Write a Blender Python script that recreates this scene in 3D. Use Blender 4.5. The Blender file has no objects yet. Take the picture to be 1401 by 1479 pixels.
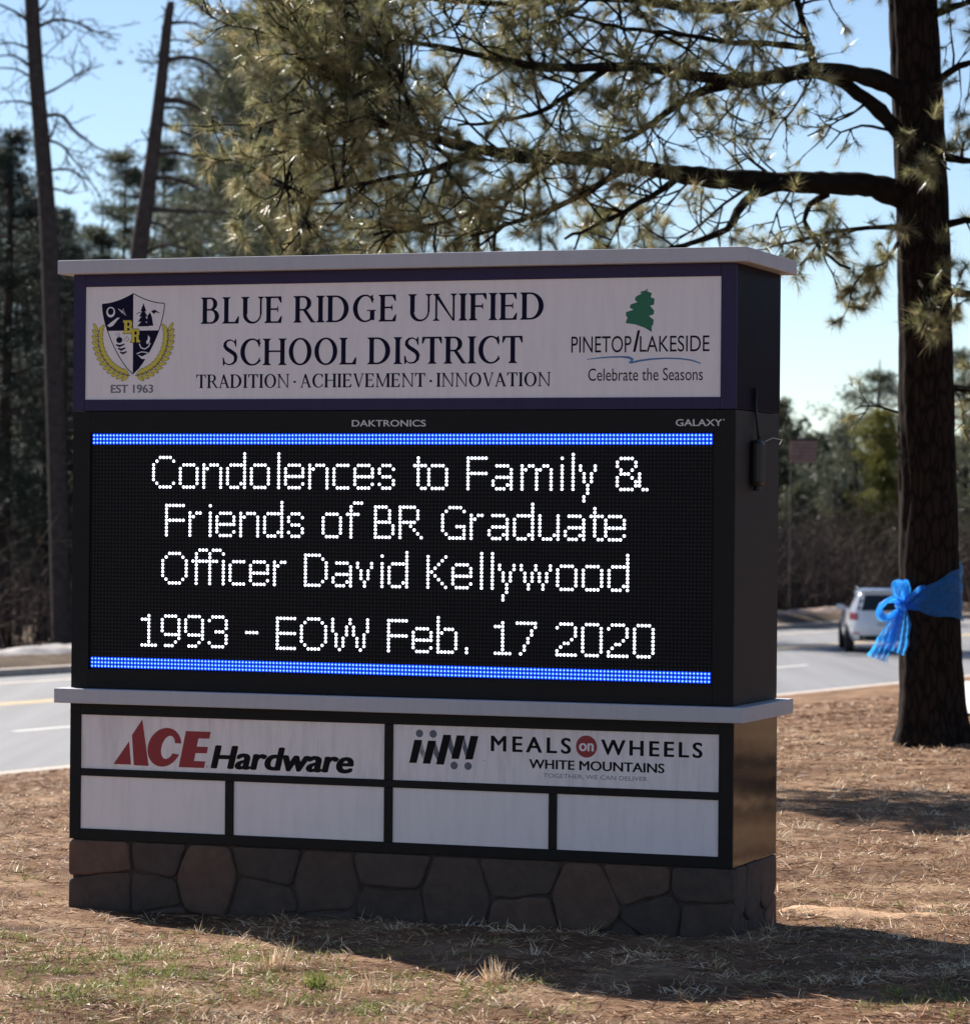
import bpy, bmesh, math, random
import numpy as np
from mathutils import Vector, Matrix

random.seed(7)
rng = np.random.default_rng(7)
scene = bpy.context.scene
COL = scene.collection

# ------------------------------------------------------------------ camera
EYE = 1.70
F_PX, CX, CY = 4765.5, 700.5, 739.5          # focal length and centre, in photograph pixels
PITCH, ROLL = 0.00122, 0.00857
cam_d = bpy.data.cameras.new("camera")
cam_d.sensor_fit = 'HORIZONTAL'
cam_d.sensor_width = 36.0
cam_d.lens = 36.0 * F_PX / 1401.0
cam_d.clip_start = 0.1
cam_d.clip_end = 3000.0
cam_d.dof.use_dof = True
cam_d.dof.focus_distance = 13.9
cam_d.dof.aperture_fstop = 6.3
cam_o = bpy.data.objects.new("camera", cam_d)
COL.objects.link(cam_o)
fwd = Vector((0, math.cos(PITCH), math.sin(PITCH)))
up0 = Vector((0, -math.sin(PITCH), math.cos(PITCH)))
rt = Vector((1, 0, 0)) * math.cos(ROLL) + up0 * math.sin(ROLL)
up = -Vector((1, 0, 0)) * math.sin(ROLL) + up0 * math.cos(ROLL)
M = Matrix((rt, up, -fwd)).transposed().to_4x4()
M.translation = Vector((0, 0, EYE))
cam_o.matrix_world = M
scene.camera = cam_o

# ------------------------------------------------------------------ daylight
SUN_EL, SUN_AZ = math.radians(40.0), math.radians(-40.0)    # azimuth from +Y towards +X
sun_dir = Vector((math.sin(SUN_AZ) * math.cos(SUN_EL), math.cos(SUN_AZ) * math.cos(SUN_EL), math.sin(SUN_EL)))
world = bpy.data.worlds.new("World")
scene.world = world
world.use_nodes = True
wn = world.node_tree
sky = wn.nodes.new('ShaderNodeTexSky')
sky.sky_type = 'NISHITA'
sky.sun_disc = False
sky.sun_elevation = SUN_EL
sky.sun_rotation = SUN_AZ
sky.altitude = 2000.0
sky.air_density = 1.0
sky.dust_density = 0.6
sky.ozone_density = 1.6
wn.links.new(sky.outputs[0], wn.nodes['Background'].inputs[0])
wn.nodes['Background'].inputs[1].default_value = 0.056
sun_d = bpy.data.lights.new("sun", 'SUN')
sun_d.energy = 4.6
sun_d.angle = math.radians(0.53)
sun_d.color = (1.0, 0.94, 0.86)
sun_o = bpy.data.objects.new("sun", sun_d)
COL.objects.link(sun_o)
sun_o.rotation_euler = sun_dir.to_track_quat('Z', 'Y').to_euler()
scene.view_settings.view_transform = 'Standard'
scene.view_settings.look = 'None'
scene.view_settings.gamma = 1.0
scene.view_settings.use_curve_mapping = False
scene.view_settings.exposure = 1.25


def ray(px, py):
    x, y = px - CX, CY - py
    c, s = math.cos(ROLL), math.sin(ROLL)
    xc, zc = (x * c - y * s) / F_PX, (x * s + y * c) / F_PX
    Y = math.cos(PITCH) - zc * math.sin(PITCH)
    Z = math.sin(PITCH) + zc * math.cos(PITCH)
    return xc / Y, Z / Y


def at(px, py, depth):
    a, b = ray(px, py)
    return Vector((a * depth, depth, EYE + b * depth))


# ------------------------------------------------------------------ materials
def new_mat(name):
    m = bpy.data.materials.new(name)
    m.use_nodes = True
    nt = m.node_tree
    return m, nt, nt.nodes['Principled BSDF']


def mat(name, col, rough=0.6, var=0.0, scale=8.0, metal=0.0, spec=0.5, bump=0.0, bscale=None, coat=0.0):
    m, nt, b = new_mat(name)
    b.inputs['Base Color'].default_value = (*col, 1)
    b.inputs['Roughness'].default_value = rough
    b.inputs['Metallic'].default_value = metal
    b.inputs['Specular IOR Level'].default_value = spec
    b.inputs['Coat Weight'].default_value = coat
    tc = nt.nodes.new('ShaderNodeTexCoord')
    if var > 0:
        n = nt.nodes.new('ShaderNodeTexNoise')
        n.inputs['Scale'].default_value = scale
        n.inputs['Detail'].default_value = 6
        nt.links.new(tc.outputs['Object'], n.inputs['Vector'])
        r = nt.nodes.new('ShaderNodeValToRGB')
        r.color_ramp.elements[0].position = 0.3
        r.color_ramp.elements[1].position = 0.7
        r.color_ramp.elements[0].color = (*[max(0, c * (1 - var)) for c in col], 1)
        r.color_ramp.elements[1].color = (*[min(1, c * (1 + var)) for c in col], 1)
        nt.links.new(n.outputs['Fac'], r.inputs['Fac'])
        nt.links.new(r.outputs[0], b.inputs['Base Color'])
    if bump > 0:
        n2 = nt.nodes.new('ShaderNodeTexNoise')
        n2.inputs['Scale'].default_value = bscale or scale * 4
        n2.inputs['Detail'].default_value = 8
        nt.links.new(tc.outputs['Object'], n2.inputs['Vector'])
        bp = nt.nodes.new('ShaderNodeBump')
        bp.inputs['Strength'].default_value = bump
        bp.inputs['Distance'].default_value = 0.02
        nt.links.new(n2.outputs['Fac'], bp.inputs['Height'])
        nt.links.new(bp.outputs[0], b.inputs['Normal'])
    return m


def tint_mat(name, stops, rough=0.5, transl=0.0, spec=0.5):
    """colour picked per needle / blade by the mesh attribute 'tint'"""
    m, nt, b = new_mat(name)
    a = nt.nodes.new('ShaderNodeAttribute')
    a.attribute_name = 'tint'
    r = nt.nodes.new('ShaderNodeValToRGB')
    els = r.color_ramp.elements
    els[0].position, els[0].color = stops[0][0], (*stops[0][1], 1)
    els[1].position, els[1].color = stops[-1][0], (*stops[-1][1], 1)
    for p_, c in stops[1:-1]:
        e = els.new(p_)
        e.color = (*c, 1)
    nt.links.new(a.outputs['Fac'], r.inputs['Fac'])
    nt.links.new(r.outputs[0], b.inputs['Base Color'])
    b.inputs['Roughness'].default_value = rough
    b.inputs['Specular IOR Level'].default_value = spec
    if transl > 0:
        t = nt.nodes.new('ShaderNodeBsdfTranslucent')
        nt.links.new(r.outputs[0], t.inputs['Color'])
        mx = nt.nodes.new('ShaderNodeMixShader')
        mx.inputs[0].default_value = transl
        out = nt.nodes['Material Output']
        nt.links.new(b.outputs[0], mx.inputs[1])
        nt.links.new(t.outputs[0], mx.inputs[2])
        nt.links.new(mx.outputs[0], out.inputs['Surface'])
    return m


def emit_mat(name, col, strength):
    m, nt, b = new_mat(name)
    b.inputs['Base Color'].default_value = (*col, 1)
    b.inputs['Emission Color'].default_value = (*col, 1)
    b.inputs['Emission Strength'].default_value = strength
    b.inputs['Roughness'].default_value = 0.4
    return m


# ------------------------------------------------------------------ mesh helpers
class MB:
    """collects shapes and links them as one mesh object"""
    def __init__(self):
        self.v, self.f = [], []

    def add(self, vs, fs):
        k = len(self.v)
        self.v += [tuple(v) for v in vs]
        self.f += [tuple(i + k for i in f) for f in fs]

    def box(self, x0, x1, y0, y1, z0, z1):
        self.add([(x0, y0, z0), (x1, y0, z0), (x1, y1, z0), (x0, y1, z0), (x0, y0, z1), (x1, y0, z1), (x1, y1, z1), (x0, y1, z1)],
                 [(0, 3, 2, 1), (4, 5, 6, 7), (0, 1, 5, 4), (1, 2, 6, 5), (2, 3, 7, 6), (3, 0, 4, 7)])

    def tube(self, pts, rad, n=8, cap=True):
        pts = [Vector(p) for p in pts]
        m = len(pts)
        rings = []
        prev = None
        for i, p in enumerate(pts):
            d = (pts[min(i + 1, m - 1)] - pts[max(i - 1, 0)])
            d = d.normalized() if d.length > 1e-9 else Vector((0, 0, 1))
            if prev is None:
                a = d.orthogonal().normalized()
            else:
                a = (prev - d * prev.dot(d))
                a = a.normalized() if a.length > 1e-6 else d.orthogonal().normalized()
            prev = a
            b = d.cross(a)
            r = rad[i] if hasattr(rad, '__len__') else rad
            rings.append([p + (a * math.cos(2 * math.pi * k / n) + b * math.sin(2 * math.pi * k / n)) * r for k in range(n)])
        vs = [q for rg in rings for q in rg]
        fs = [(i * n + k, i * n + (k + 1) % n, (i + 1) * n + (k + 1) % n, (i + 1) * n + k) for i in range(m - 1) for k in range(n)]
        if cap:
            fs.append(tuple(range(n - 1, -1, -1)))
            fs.append(tuple((m - 1) * n + k for k in range(n)))
        self.add(vs, fs)

    def build(self, name, material, parent=None, smooth=False, bevel=0.0, mats=None):
        me = bpy.data.meshes.new(name)
        me.from_pydata(self.v, [], self.f)
        me.materials.append(material)
        if bevel > 0:
            bm = bmesh.new()
            bm.from_mesh(me)
            bmesh.ops.bevel(bm, geom=list(bm.edges), offset=bevel, segments=2, affect='EDGES', profile=0.5, clamp_overlap=True)
            bm.to_mesh(me)
            bm.free()
        if smooth:
            me.polygons.foreach_set('use_smooth', [True] * len(me.polygons))
        me.update()
        return link(name, me, parent)


def link(name, me, parent=None):
    o = bpy.data.objects.new(name, me)
    COL.objects.link(o)
    if parent is not None:
        o.parent = parent
    return o


def np_mesh(name, V, Fc, material, parent=None, tint=None, smooth=False):
    """fast mesh from numpy arrays; every face has the same number of corners"""
    V = np.asarray(V, dtype=np.float32)
    Fc = np.asarray(Fc, dtype=np.int32)
    me = bpy.data.meshes.new(name)
    k = Fc.shape[1]
    me.vertices.add(len(V))
    me.vertices.foreach_set('co', V.ravel())
    me.loops.add(Fc.size)
    me.loops.foreach_set('vertex_index', Fc.ravel())
    me.polygons.add(len(Fc))
    me.polygons.foreach_set('loop_start', np.arange(len(Fc), dtype=np.int32) * k)
    if smooth:
        me.polygons.foreach_set('use_smooth', np.ones(len(Fc), dtype=bool))
    me.materials.append(material)
    if tint is not None:
        a = me.attributes.new('tint', 'FLOAT', 'POINT')
        a.data.foreach_set('value', np.asarray(tint, dtype=np.float32))
    me.update(calc_edges=True)
    me.validate()
    return link(name, me, parent)


def empty(name, loc, rz=0.0):
    o = bpy.data.objects.new(name, None)
    o.empty_display_size = 0.3
    o.location = loc
    o.rotation_euler = (0, 0, rz)
    COL.objects.link(o)
    return o


def tag(o, label=None, cat=None, group=None, kind=None):
    if label:
        o['label'] = label
    if cat:
        o['category'] = cat
    if group:
        o['group'] = group
    if kind:
        o['kind'] = kind
    return o


def unit(a):
    return a / np.maximum(np.linalg.norm(a, axis=-1, keepdims=True), 1e-9)


def tufts(C, D, L, k, w, spread=1.0, tint0=None, jit=0.25, back=0.4):
    """k tapering needles fanned out round each centre C along direction D"""
    n = len(C)
    C = np.repeat(C, k, 0)
    D = np.repeat(unit(D), k, 0)
    Ln = np.repeat(np.broadcast_to(np.asarray(L, float), (n,)), k)[:, None]
    R = rng.normal(size=C.shape)
    perp = unit(R - D * np.sum(R * D, 1, keepdims=True))
    th = np.abs(rng.normal(0.55, 0.38, size=(n * k, 1))) * spread
    nd = unit(D * np.cos(th) + perp * np.sin(th))
    base = C + D * Ln * rng.uniform(-back, 0.15, size=(n * k, 1))
    ln = Ln * rng.uniform(0.6, 1.05, size=(n * k, 1))
    R2 = rng.normal(size=C.shape)
    side = unit(np.cross(nd, R2)) * (w * 0.5)
    tip = base + nd * ln
    tip[:, 2] -= (ln[:, 0] ** 2) * 0.35
    V = np.stack([base - side, base + side, tip], 1).reshape(-1, 3)
    Fc = np.arange(len(V)).reshape(-1, 3)
    t0 = rng.random(n) if tint0 is None else np.asarray(tint0)
    t = np.repeat(t0, k) + rng.normal(0, jit, n * k)
    return V, Fc, np.repeat(np.clip(t, 0, 1), 3)


def tubes_np(segs, n=5):
    """many straight tapering twigs: segs = (P0, P1, r0, r1)"""
    P0, P1, r0, r1 = [np.asarray(s, float) for s in segs]
    d = unit(P1 - P0)
    a = unit(np.cross(d, np.where(np.abs(d[:, 2:3]) > 0.9, np.array([[1., 0, 0]]), np.array([[0, 0, 1.]]))))
    b = np.cross(d, a)
    ang = np.arange(n) * 2 * math.pi / n
    off = a[:, None] * np.cos(ang)[None, :, None] + b[:, None] * np.sin(ang)[None, :, None]
    A = P0[:, None] + off * r0[:, None, None]
    B = P1[:, None] + off * r1[:, None, None]
    V = np.concatenate([A, B], 1).reshape(-1, 3)
    m = len(P0)
    base = (np.arange(m) * 2 * n)[:, None]
    k = np.arange(n)[None]
    kn = (k + 1) % n
    Fc = np.stack([base + k, base + kn, base + n + kn, base + n + k], 2).reshape(-1, 4)
    return V, Fc


# ------------------------------------------------------------------ terrain
SD = np.array([0.5, 0.8660254])       # direction of the road
S_NEAR, S_FAR = -26.5, -43.3
ROAD_Z = -1.76


def hash_noise(x, y):
    return (np.sin(x * 1.7 + 1.3 * np.sin(y * 1.1)) + np.sin(y * 2.3 + 1.7 * np.sin(x * 0.9 + 2.0)) + 0.5 * np.sin(x * 4.1 + y * 3.3) + 0.5 * np.sin(x * 5.3 - y * 4.7)) / 3.0


def gz(X, Y):
    X = np.asarray(X, float)
    Y = np.asarray(Y, float)
    s = X * 0.8660254 - Y * 0.5
    q = -9.5 - s
    ramp = np.where(q > 0, q * q / (q + 1.6), 0.0)
    z = -1.655 * np.minimum(ramp / 15.45, 1.0)
    amp = np.clip((s - S_NEAR) / 3.0, 0, 1) * np.clip((90 - Y) / 40.0, 0, 1)
    z = z + amp * (0.034 * hash_noise(X * 0.9, Y * 0.9) + 0.016 * hash_noise(X * 3.1 + 4, Y * 3.1) + 0.008 * hash_noise(X * 7.7, Y * 8.3 + 2))
    z = z + 0.13 * np.exp(-(((X - 3.2) / 1.5) ** 2 + ((Y - 11.4) / 1.1) ** 2))
    far = S_FAR - 0.3 - s
    zf = np.where(far < 3.0, -1.62 + 0.28 * np.sin(np.clip(far, 0, 3) / 3.0 * math.pi) , -1.62 - 1.3 * np.clip((far - 3) / 22.0, 0, 1))
    zf = zf + 0.05 * hash_noise(X * 0.7, Y * 0.7) * np.clip(far, 0, 1)
    return np.where(s < S_FAR - 0.25, zf, z)


def ground_hit(px, py):
    a, b = ray(px, py)
    lo = 5.0
    for d in np.arange(5, 200, 0.05):
        if EYE + b * d < gz(a * d, d):
            lo = d
            break
    return Vector((a * lo, lo, float(gz(a * lo, lo))))


def grid_mesh(name, svals, tvals, material, zfun):
    S, T = np.meshgrid(svals, tvals, indexing='ij')
    X = S * 0.8660254 + T * 0.5
    Y = -S * 0.5 + T * 0.8660254
    Z = zfun(X, Y, S)
    V = np.stack([X, Y, Z], -1).reshape(-1, 3)
    ns, nt_ = len(svals), len(tvals)
    i = np.arange(ns - 1)[:, None] * nt_ + np.arange(nt_ - 1)[None]
    Fc = np.stack([i, i + nt_, i + nt_ + 1, i + 1], -1).reshape(-1, 4)
    return np_mesh(name, V, Fc, material, smooth=True)


# ground colour: straw, needle litter and bare earth mixed by noise
def ground_material(name, cols, sc=1.0):
    m, nt, b = new_mat(name)
    tc = nt.nodes.new('ShaderNodeTexCoord')
    n1 = nt.nodes.new('ShaderNodeTexNoise'); n1.inputs['Scale'].default_value = 1.3 * sc; n1.inputs['Detail'].default_value = 9; n1.inputs['Roughness'].default_value = 0.7
    n2 = nt.nodes.new('ShaderNodeTexNoise'); n2.inputs['Scale'].default_value = 22 * sc; n2.inputs['Detail'].default_value = 8; n2.inputs['Roughness'].default_value = 0.75
    mp = nt.nodes.new('ShaderNodeMapping'); mp.inputs['Scale'].default_value = (1.0, 1.6, 1.0)
    nt.links.new(tc.outputs['Object'], mp.inputs[0])
    nt.links.new(mp.outputs[0], n1.inputs['Vector'])
    nt.links.new(tc.outputs['Object'], n2.inputs['Vector'])
    r1 = nt.nodes.new('ShaderNodeValToRGB')
    r1.color_ramp.elements[0].position = 0.3; r1.color_ramp.elements[0].color = (*cols[0], 1)
    r1.color_ramp.elements[1].position = 0.72; r1.color_ramp.elements[1].color = (*cols[2], 1)
    e = r1.color_ramp.elements.new(0.5); e.color = (*cols[1], 1)
    nt.links.new(n1.outputs['Fac'], r1.inputs['Fac'])
    r2 = nt.nodes.new('ShaderNodeValToRGB')
    r2.color_ramp.elements[0].position = 0.35; r2.color_ramp.elements[0].color = (0.35, 0.33, 0.32, 1)
    r2.color_ramp.elements[1].position = 0.65; r2.color_ramp.elements[1].color = (1, 1, 1, 1)
    nt.links.new(n2.outputs['Fac'], r2.inputs['Fac'])
    mx = nt.nodes.new('ShaderNodeMix'); mx.data_type = 'RGBA'; mx.blend_type = 'MULTIPLY'
    mx.inputs[0].default_value = 0.8
    nt.links.new(r1.outputs[0], mx.inputs[6])
    nt.links.new(r2.outputs[0], mx.inputs[7])
    nt.links.new(mx.outputs[2], b.inputs['Base Color'])
    b.inputs['Roughness'].default_value = 0.95
    b.inputs['Specular IOR Level'].default_value = 0.15
    bp = nt.nodes.new('ShaderNodeBump'); bp.inputs['Strength'].default_value = 0.6; bp.inputs['Distance'].default_value = 0.03
    nt.links.new(n2.outputs['Fac'], bp.inputs['Height'])
    nt.links.new(bp.outputs[0], b.inputs['Normal'])
    return m


M_ground = ground_material("dry_ground", [(0.070, 0.038, 0.022), (0.23, 0.130, 0.074), (0.52, 0.36, 0.225)])
M_forest = ground_material("forest_floor_soil", [(0.07, 0.05, 0.035), (0.14, 0.10, 0.07), (0.24, 0.18, 0.13)], 0.6)

s_near = np.unique(np.round(np.concatenate([np.linspace(S_NEAR + 0.3, -22, 14), np.linspace(-22, -14, 40), np.linspace(-14, 3, 130), np.linspace(3, 12, 20), np.linspace(12, 420, 16)]), 4))
t_near = np.unique(np.round(np.concatenate([np.linspace(-420, -10, 14), np.linspace(-10, 6, 24), np.linspace(6, 32, 200), np.linspace(32, 75, 80), np.linspace(75, 160, 24), np.linspace(160, 1200, 14)]), 4))
tag(grid_mesh("ground", s_near, t_near, M_ground, lambda X, Y, S: gz(X, Y)), kind='structure')
s_far = np.unique(np.round(np.concatenate([np.linspace(-1200, -120, 10), np.linspace(-120, -60, 24), np.linspace(-60, S_FAR - 0.3, 60)]), 4))
t_far = np.unique(np.round(np.concatenate([np.linspace(-420, 0, 10), np.linspace(0, 140, 120), np.linspace(140, 1200, 14)]), 4))
tag(grid_mesh("forest_floor", s_far, t_far, M_forest, lambda X, Y, S: gz(X, Y)), kind='structure')

# asphalt
M_road, nt, b = new_mat("asphalt")
tc = nt.nodes.new('ShaderNodeTexCoord')
n1 = nt.nodes.new('ShaderNodeTexNoise'); n1.inputs['Scale'].default_value = 60; n1.inputs['Detail'].default_value = 6
n2 = nt.nodes.new('ShaderNodeTexNoise'); n2.inputs['Scale'].default_value = 0.5; n2.inputs['Detail'].default_value = 7
mp = nt.nodes.new('ShaderNodeMapping'); mp.inputs['Rotation'].default_value = (0, 0, math.radians(30)); mp.inputs['Scale'].default_value = (3.0, 0.12, 1)
nt.links.new(tc.outputs['Object'], n1.inputs['Vector'])
nt.links.new(tc.outputs['Object'], mp.inputs[0]); nt.links.new(mp.outputs[0], n2.inputs['Vector'])
r = nt.nodes.new('ShaderNodeValToRGB')
r.color_ramp.elements[0].position = 0.3; r.color_ramp.elements[0].color = (0.15, 0.149, 0.156, 1)
r.color_ramp.elements[1].position = 0.7; r.color_ramp.elements[1].color = (0.225, 0.223, 0.235, 1)
nt.links.new(n2.outputs['Fac'], r.inputs['Fac'])
r2 = nt.nodes.new('ShaderNodeValToRGB')
r2.color_ramp.elements[0].position = 0.3; r2.color_ramp.elements[0].color = (0.7, 0.7, 0.7, 1)
r2.color_ramp.elements[1].position = 0.7; r2.color_ramp.elements[1].color = (1, 1, 1, 1)
nt.links.new(n1.outputs['Fac'], r2.inputs['Fac'])
mx = nt.nodes.new('ShaderNodeMix'); mx.data_type = 'RGBA'; mx.blend_type = 'MULTIPLY'; mx.inputs[0].default_value = 1
nt.links.new(r.outputs[0], mx.inputs[6]); nt.links.new(r2.outputs[0], mx.inputs[7]); nt.links.new(mx.outputs[2], b.inputs['Base Color'])
b.inputs['Roughness'].default_value = 0.75


def strip(name, s0, s1, t0, t1, z, material, n=2, thick=None, kind='structure'):
    mb = MB()
    ts = np.linspace(t0, t1, n)
    P = lambda s, t, zz: (s * 0.8660254 + t * 0.5, -s * 0.5 + t * 0.8660254, zz)
    for a, c in zip(ts[:-1], ts[1:]):
        if thick:
            mb.add([P(s0, a, z - thick), P(s1, a, z - thick), P(s1, c, z - thick), P(s0, c, z - thick), P(s0, a, z), P(s1, a, z), P(s1, c, z), P(s0, c, z)],
                   [(4, 7, 6, 5), (0, 1, 5, 4), (1, 2, 6, 5), (2, 3, 7, 6), (3, 0, 4, 7)])
        else:
            mb.add([P(s0, a, z), P(s1, a, z), P(s1, c, z), P(s0, c, z)], [(0, 3, 2, 1)])
    return tag(mb.build(name, material), kind=kind)


strip("road", S_FAR, S_NEAR, -400, 1100, ROAD_Z, M_road)
M_white_paint = mat("worn_white_paint", (0.62, 0.60, 0.57), 0.7, 0.25, 20)
M_yellow_paint = mat("worn_yellow_paint", (0.72, 0.50, 0.22), 0.7, 0.2, 20)
M_kerb = mat("kerb_concrete", (0.42, 0.36, 0.31), 0.85, 0.2, 6, bump=0.3)
for k in range(-4, 14):
    strip("lane_dash", -32.45, -32.3, 41.3 + 13.6 * k, 44.2 + 13.6 * k, ROAD_Z + 0.004, M_white_paint)
strip("centre_line", -37.06, -36.92, -100, 400, ROAD_Z + 0.004, M_yellow_paint)
strip("centre_line", -37.36, -37.22, -100, 400, ROAD_Z + 0.004, M_yellow_paint)
strip("edge_line", -41.7, -41.55, -100, 400, ROAD_Z + 0.004, mat("faded_peach_paint", (0.66, 0.55, 0.43), 0.7, 0.2, 20))
strip("near_kerb", S_NEAR, S_NEAR + 0.32, -200, 500, ROAD_Z + 0.125, M_kerb, 60, thick=0.3)
strip("far_kerb", S_FAR - 0.3, S_FAR, -200, 500, ROAD_Z + 0.15, M_kerb, 60, thick=0.3)

# ================================================================== the sign
YAW = 0.348932
U0 = 1.39                                        # centre of the sign along its face
LED_Z = EYE + 0.335156
org = Vector((-1.698294, 14.282992, 0))
base_pos = org + Vector((math.cos(YAW), -math.sin(YAW), 0)) * U0
sign = empty("monument_sign", base_pos, -YAW)
tag(sign, "large two-sided school district monument sign with electronic message board, advert panels and stone base", "sign")


def ub(mb, u0, u1, w0, w1, v0, v1):
    mb.box(u0 - U0, u1 - U0, w0, w1, v0 + LED_Z, v1 + LED_Z)


def upart(name, mt, boxes, bevel=0.002, parent=None):
    mb = MB()
    for bx in boxes:
        ub(mb, *bx)
    return mb.build(name, mt, parent or sign, bevel=bevel)


def streaky(name, col, rough, dirt):
    """painted panel with faint vertical run-off stains"""
    m, nt, b = new_mat(name)
    tc = nt.nodes.new('ShaderNodeTexCoord')
    mp = nt.nodes.new('ShaderNodeMapping'); mp.inputs['Scale'].default_value = (14, 14, 1.6)
    n = nt.nodes.new('ShaderNodeTexNoise'); n.inputs['Scale'].default_value = 2.2; n.inputs['Detail'].default_value = 7; n.inputs['Roughness'].default_value = 0.7
    nt.links.new(tc.outputs['Object'], mp.inputs[0]); nt.links.new(mp.outputs[0], n.inputs['Vector'])
    r = nt.nodes.new('ShaderNodeValToRGB')
    r.color_ramp.elements[0].position = 0.28; r.color_ramp.elements[0].color = (*[c * (1 - dirt) for c in col], 1)
    r.color_ramp.elements[1].position = 0.55; r.color_ramp.elements[1].color = (*col, 1)
    nt.links.new(n.outputs['Fac'], r.inputs['Fac']); nt.links.new(r.outputs[0], b.inputs['Base Color'])
    b.inputs['Roughness'].default_value = rough
    b.inputs['Specular IOR Level'].default_value = 0.3
    return m


M_cap = streaky("grey_cap_paint", (0.46, 0.455, 0.49), 0.5, 0.08)
M_purple = streaky("purple_cabinet_paint", (0.022, 0.012, 0.062), 0.45, 0.25)
M_black = mat("black_paint", (0.006, 0.006, 0.007), 0.5, 0.2, 20, spec=0.2)
M_ledcase = mat("charcoal_display_case", (0.018, 0.016, 0.016), 0.6, 0.15, 6, spec=0.3)
M_panel = streaky("white_acrylic", (0.79, 0.735, 0.745), 0.36, 0.09)
M_panel_dirty = streaky("weathered_white_acrylic", (0.80, 0.74, 0.745), 0.38, 0.20)
M_gloss = mat("glossy_dark_skirt", (0.009, 0.006, 0.005), 0.08, 0.2, 8, bump=0.12, bscale=2.6)
M_gloss.node_tree.nodes["Principled BSDF"].inputs["IOR"].default_value = 1.33
M_sidepurple = mat("glossy_purple_side", (0.010, 0.007, 0.016), 0.35, 0.2, 8, spec=0.1)
M_sidepurple.node_tree.nodes["Principled BSDF"].inputs["IOR"].default_value = 1.25

D = 0.69
upart("cap", M_cap, [(-0.155, 2.935, -0.05, 0.74, 0.697, 0.757)], 0.004)
upart("ledge", M_cap, [(-0.155, 2.935, -0.05, 0.74, -1.160, -1.097)], 0.004)
hc = upart("header_cabinet", M_sidepurple, [(-0.099, 2.879, 0.012, D, 0.1065, 0.695)], 0.003)
upart("header_frame", M_purple, [(-0.1, -0.0435, 0, 0.0115, 0.106, 0.6965), (2.8135, 2.88, 0, 0.0115, 0.106, 0.6965),
                                 (-0.0425, 2.8125, 0, 0.0115, 0.6435, 0.6965), (-0.0425, 2.8125, 0, 0.0115, 0.106, 0.1545)], 0.0015)
head = upart("header_panel", M_panel, [(-0.046, 2.816, 0.006, 0.0108, 0.152, 0.646)], 0)
upart("display_cabinet", M_ledcase, [(-0.097, 2.877, 0.014, D - 0.004, -1.096, 0.104)], 0.004)
upart("display_frame", M_black, [(-0.098, -0.016, 0.001, 0.0135, -1.095, 0.1035), (2.79, 2.878, 0.001, 0.0135, -1.095, 0.1035),
                                 (-0.0155, 2.7895, 0.001, 0.0135, 0.012, 0.1035), (-0.0155, 2.7895, 0.001, 0.0135, -1.095, -1.012)], 0.0015)
upart("led_face", mat("black_louvre_face", (0.004, 0.004, 0.005), 0.6, spec=0.15), [(-0.018, 2.792, 0.009, 0.0132, -1.014, 0.014)], 0)
upart("lower_cabinet", M_gloss, [(-0.099, 2.879, 0.014, D - 0.002, -1.751, -1.161)], 0.003)
lower = []
for args in [(-0.1, -0.0485, -1.75, -1.161), (2.8195, 2.88, -1.75, -1.161), (-0.048, 2.819, -1.2105, -1.161), (-0.048, 2.819, -1.75, -1.7045),
             (-0.048, 2.819, -1.4755, -1.4435), (1.367, 1.4055, -1.443, -1.211), (1.367, 1.4055, -1.704, -1.476),
             (0.6385, 0.6775, -1.704, -1.476), (2.0955, 2.131, -1.704, -1.476)]:
    lower.append((args[0], args[1], 0.0, 0.013, args[2], args[3]))
upart("lower_frame", M_black, lower, 0.002)


def ad_panel(u0, u1, v0, v1, m, label):
    o = upart("advert_panel", m, [(u0 - 0.002, u1 + 0.002, 0.0075, 0.0128, v0 - 0.002, v1 + 0.002)], 0)
    o['label'] = label
    return o


ace = ad_panel(-0.048, 1.366, -1.443, -1.211, M_panel_dirty, "hardware store advert panel with red and black lettering, upper left")
mow = ad_panel(1.406, 2.819, -1.443, -1.211, M_panel_dirty, "meal charity advert panel with black lettering and round red badge, upper right")
ad_panel(-0.048, 0.638, -1.704, -1.476, M_panel, "blank white panel, leftmost of the lower row")
ad_panel(0.678, 1.366, -1.704, -1.476, M_panel, "blank white panel, second from the left in the lower row")
ad_panel(1.406, 2.095, -1.704, -1.476, M_panel, "blank white panel, third from the left in the lower row")
ad_panel(2.1315, 2.819, -1.704, -1.476, M_panel, "blank white panel, rightmost of the lower row")

# side fittings on the right end
M_rubber = mat("black_sensor_housing", (0.006, 0.006, 0.007), 0.5)
sb = MB()
ub(sb, 2.8745, 2.927, 0.22, 0.31, -0.205, -0.012)
sensor = sb.build("sensor_box", M_rubber, sign, bevel=0.02)
cb = MB()
cb.tube([(2.90 - U0, 0.285, LED_Z - 0.02), (2.895 - U0, 0.285, LED_Z + 0.03), (2.887 - U0, 0.28, LED_Z + 0.10), (2.887 - U0, 0.27, LED_Z + 0.20)], 0.007, 8)
cb.build("conduit", M_rubber, sign, smooth=True)
cb = MB()
cb.tube([(2.92 - U0, 0.305, LED_Z - 0.018), (2.90 - U0, 0.50, LED_Z + 0.001), (2.89 - U0, 0.69, LED_Z - 0.002), (2.86 - U0, 0.76, LED_Z - 0.02)], 0.0022, 6)
cb.build("sensor_wire", mat("grey_wire", (0.35, 0.33, 0.32), 0.5), sign, smooth=True)
cb = MB()
cb.tube([(2.90 - U0, 0.265, LED_Z - 0.204), (2.90 - U0, 0.265, LED_Z - 0.222)], 0.018, 12)
cb.build("sensor_eye", M_rubber, sign)

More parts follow.
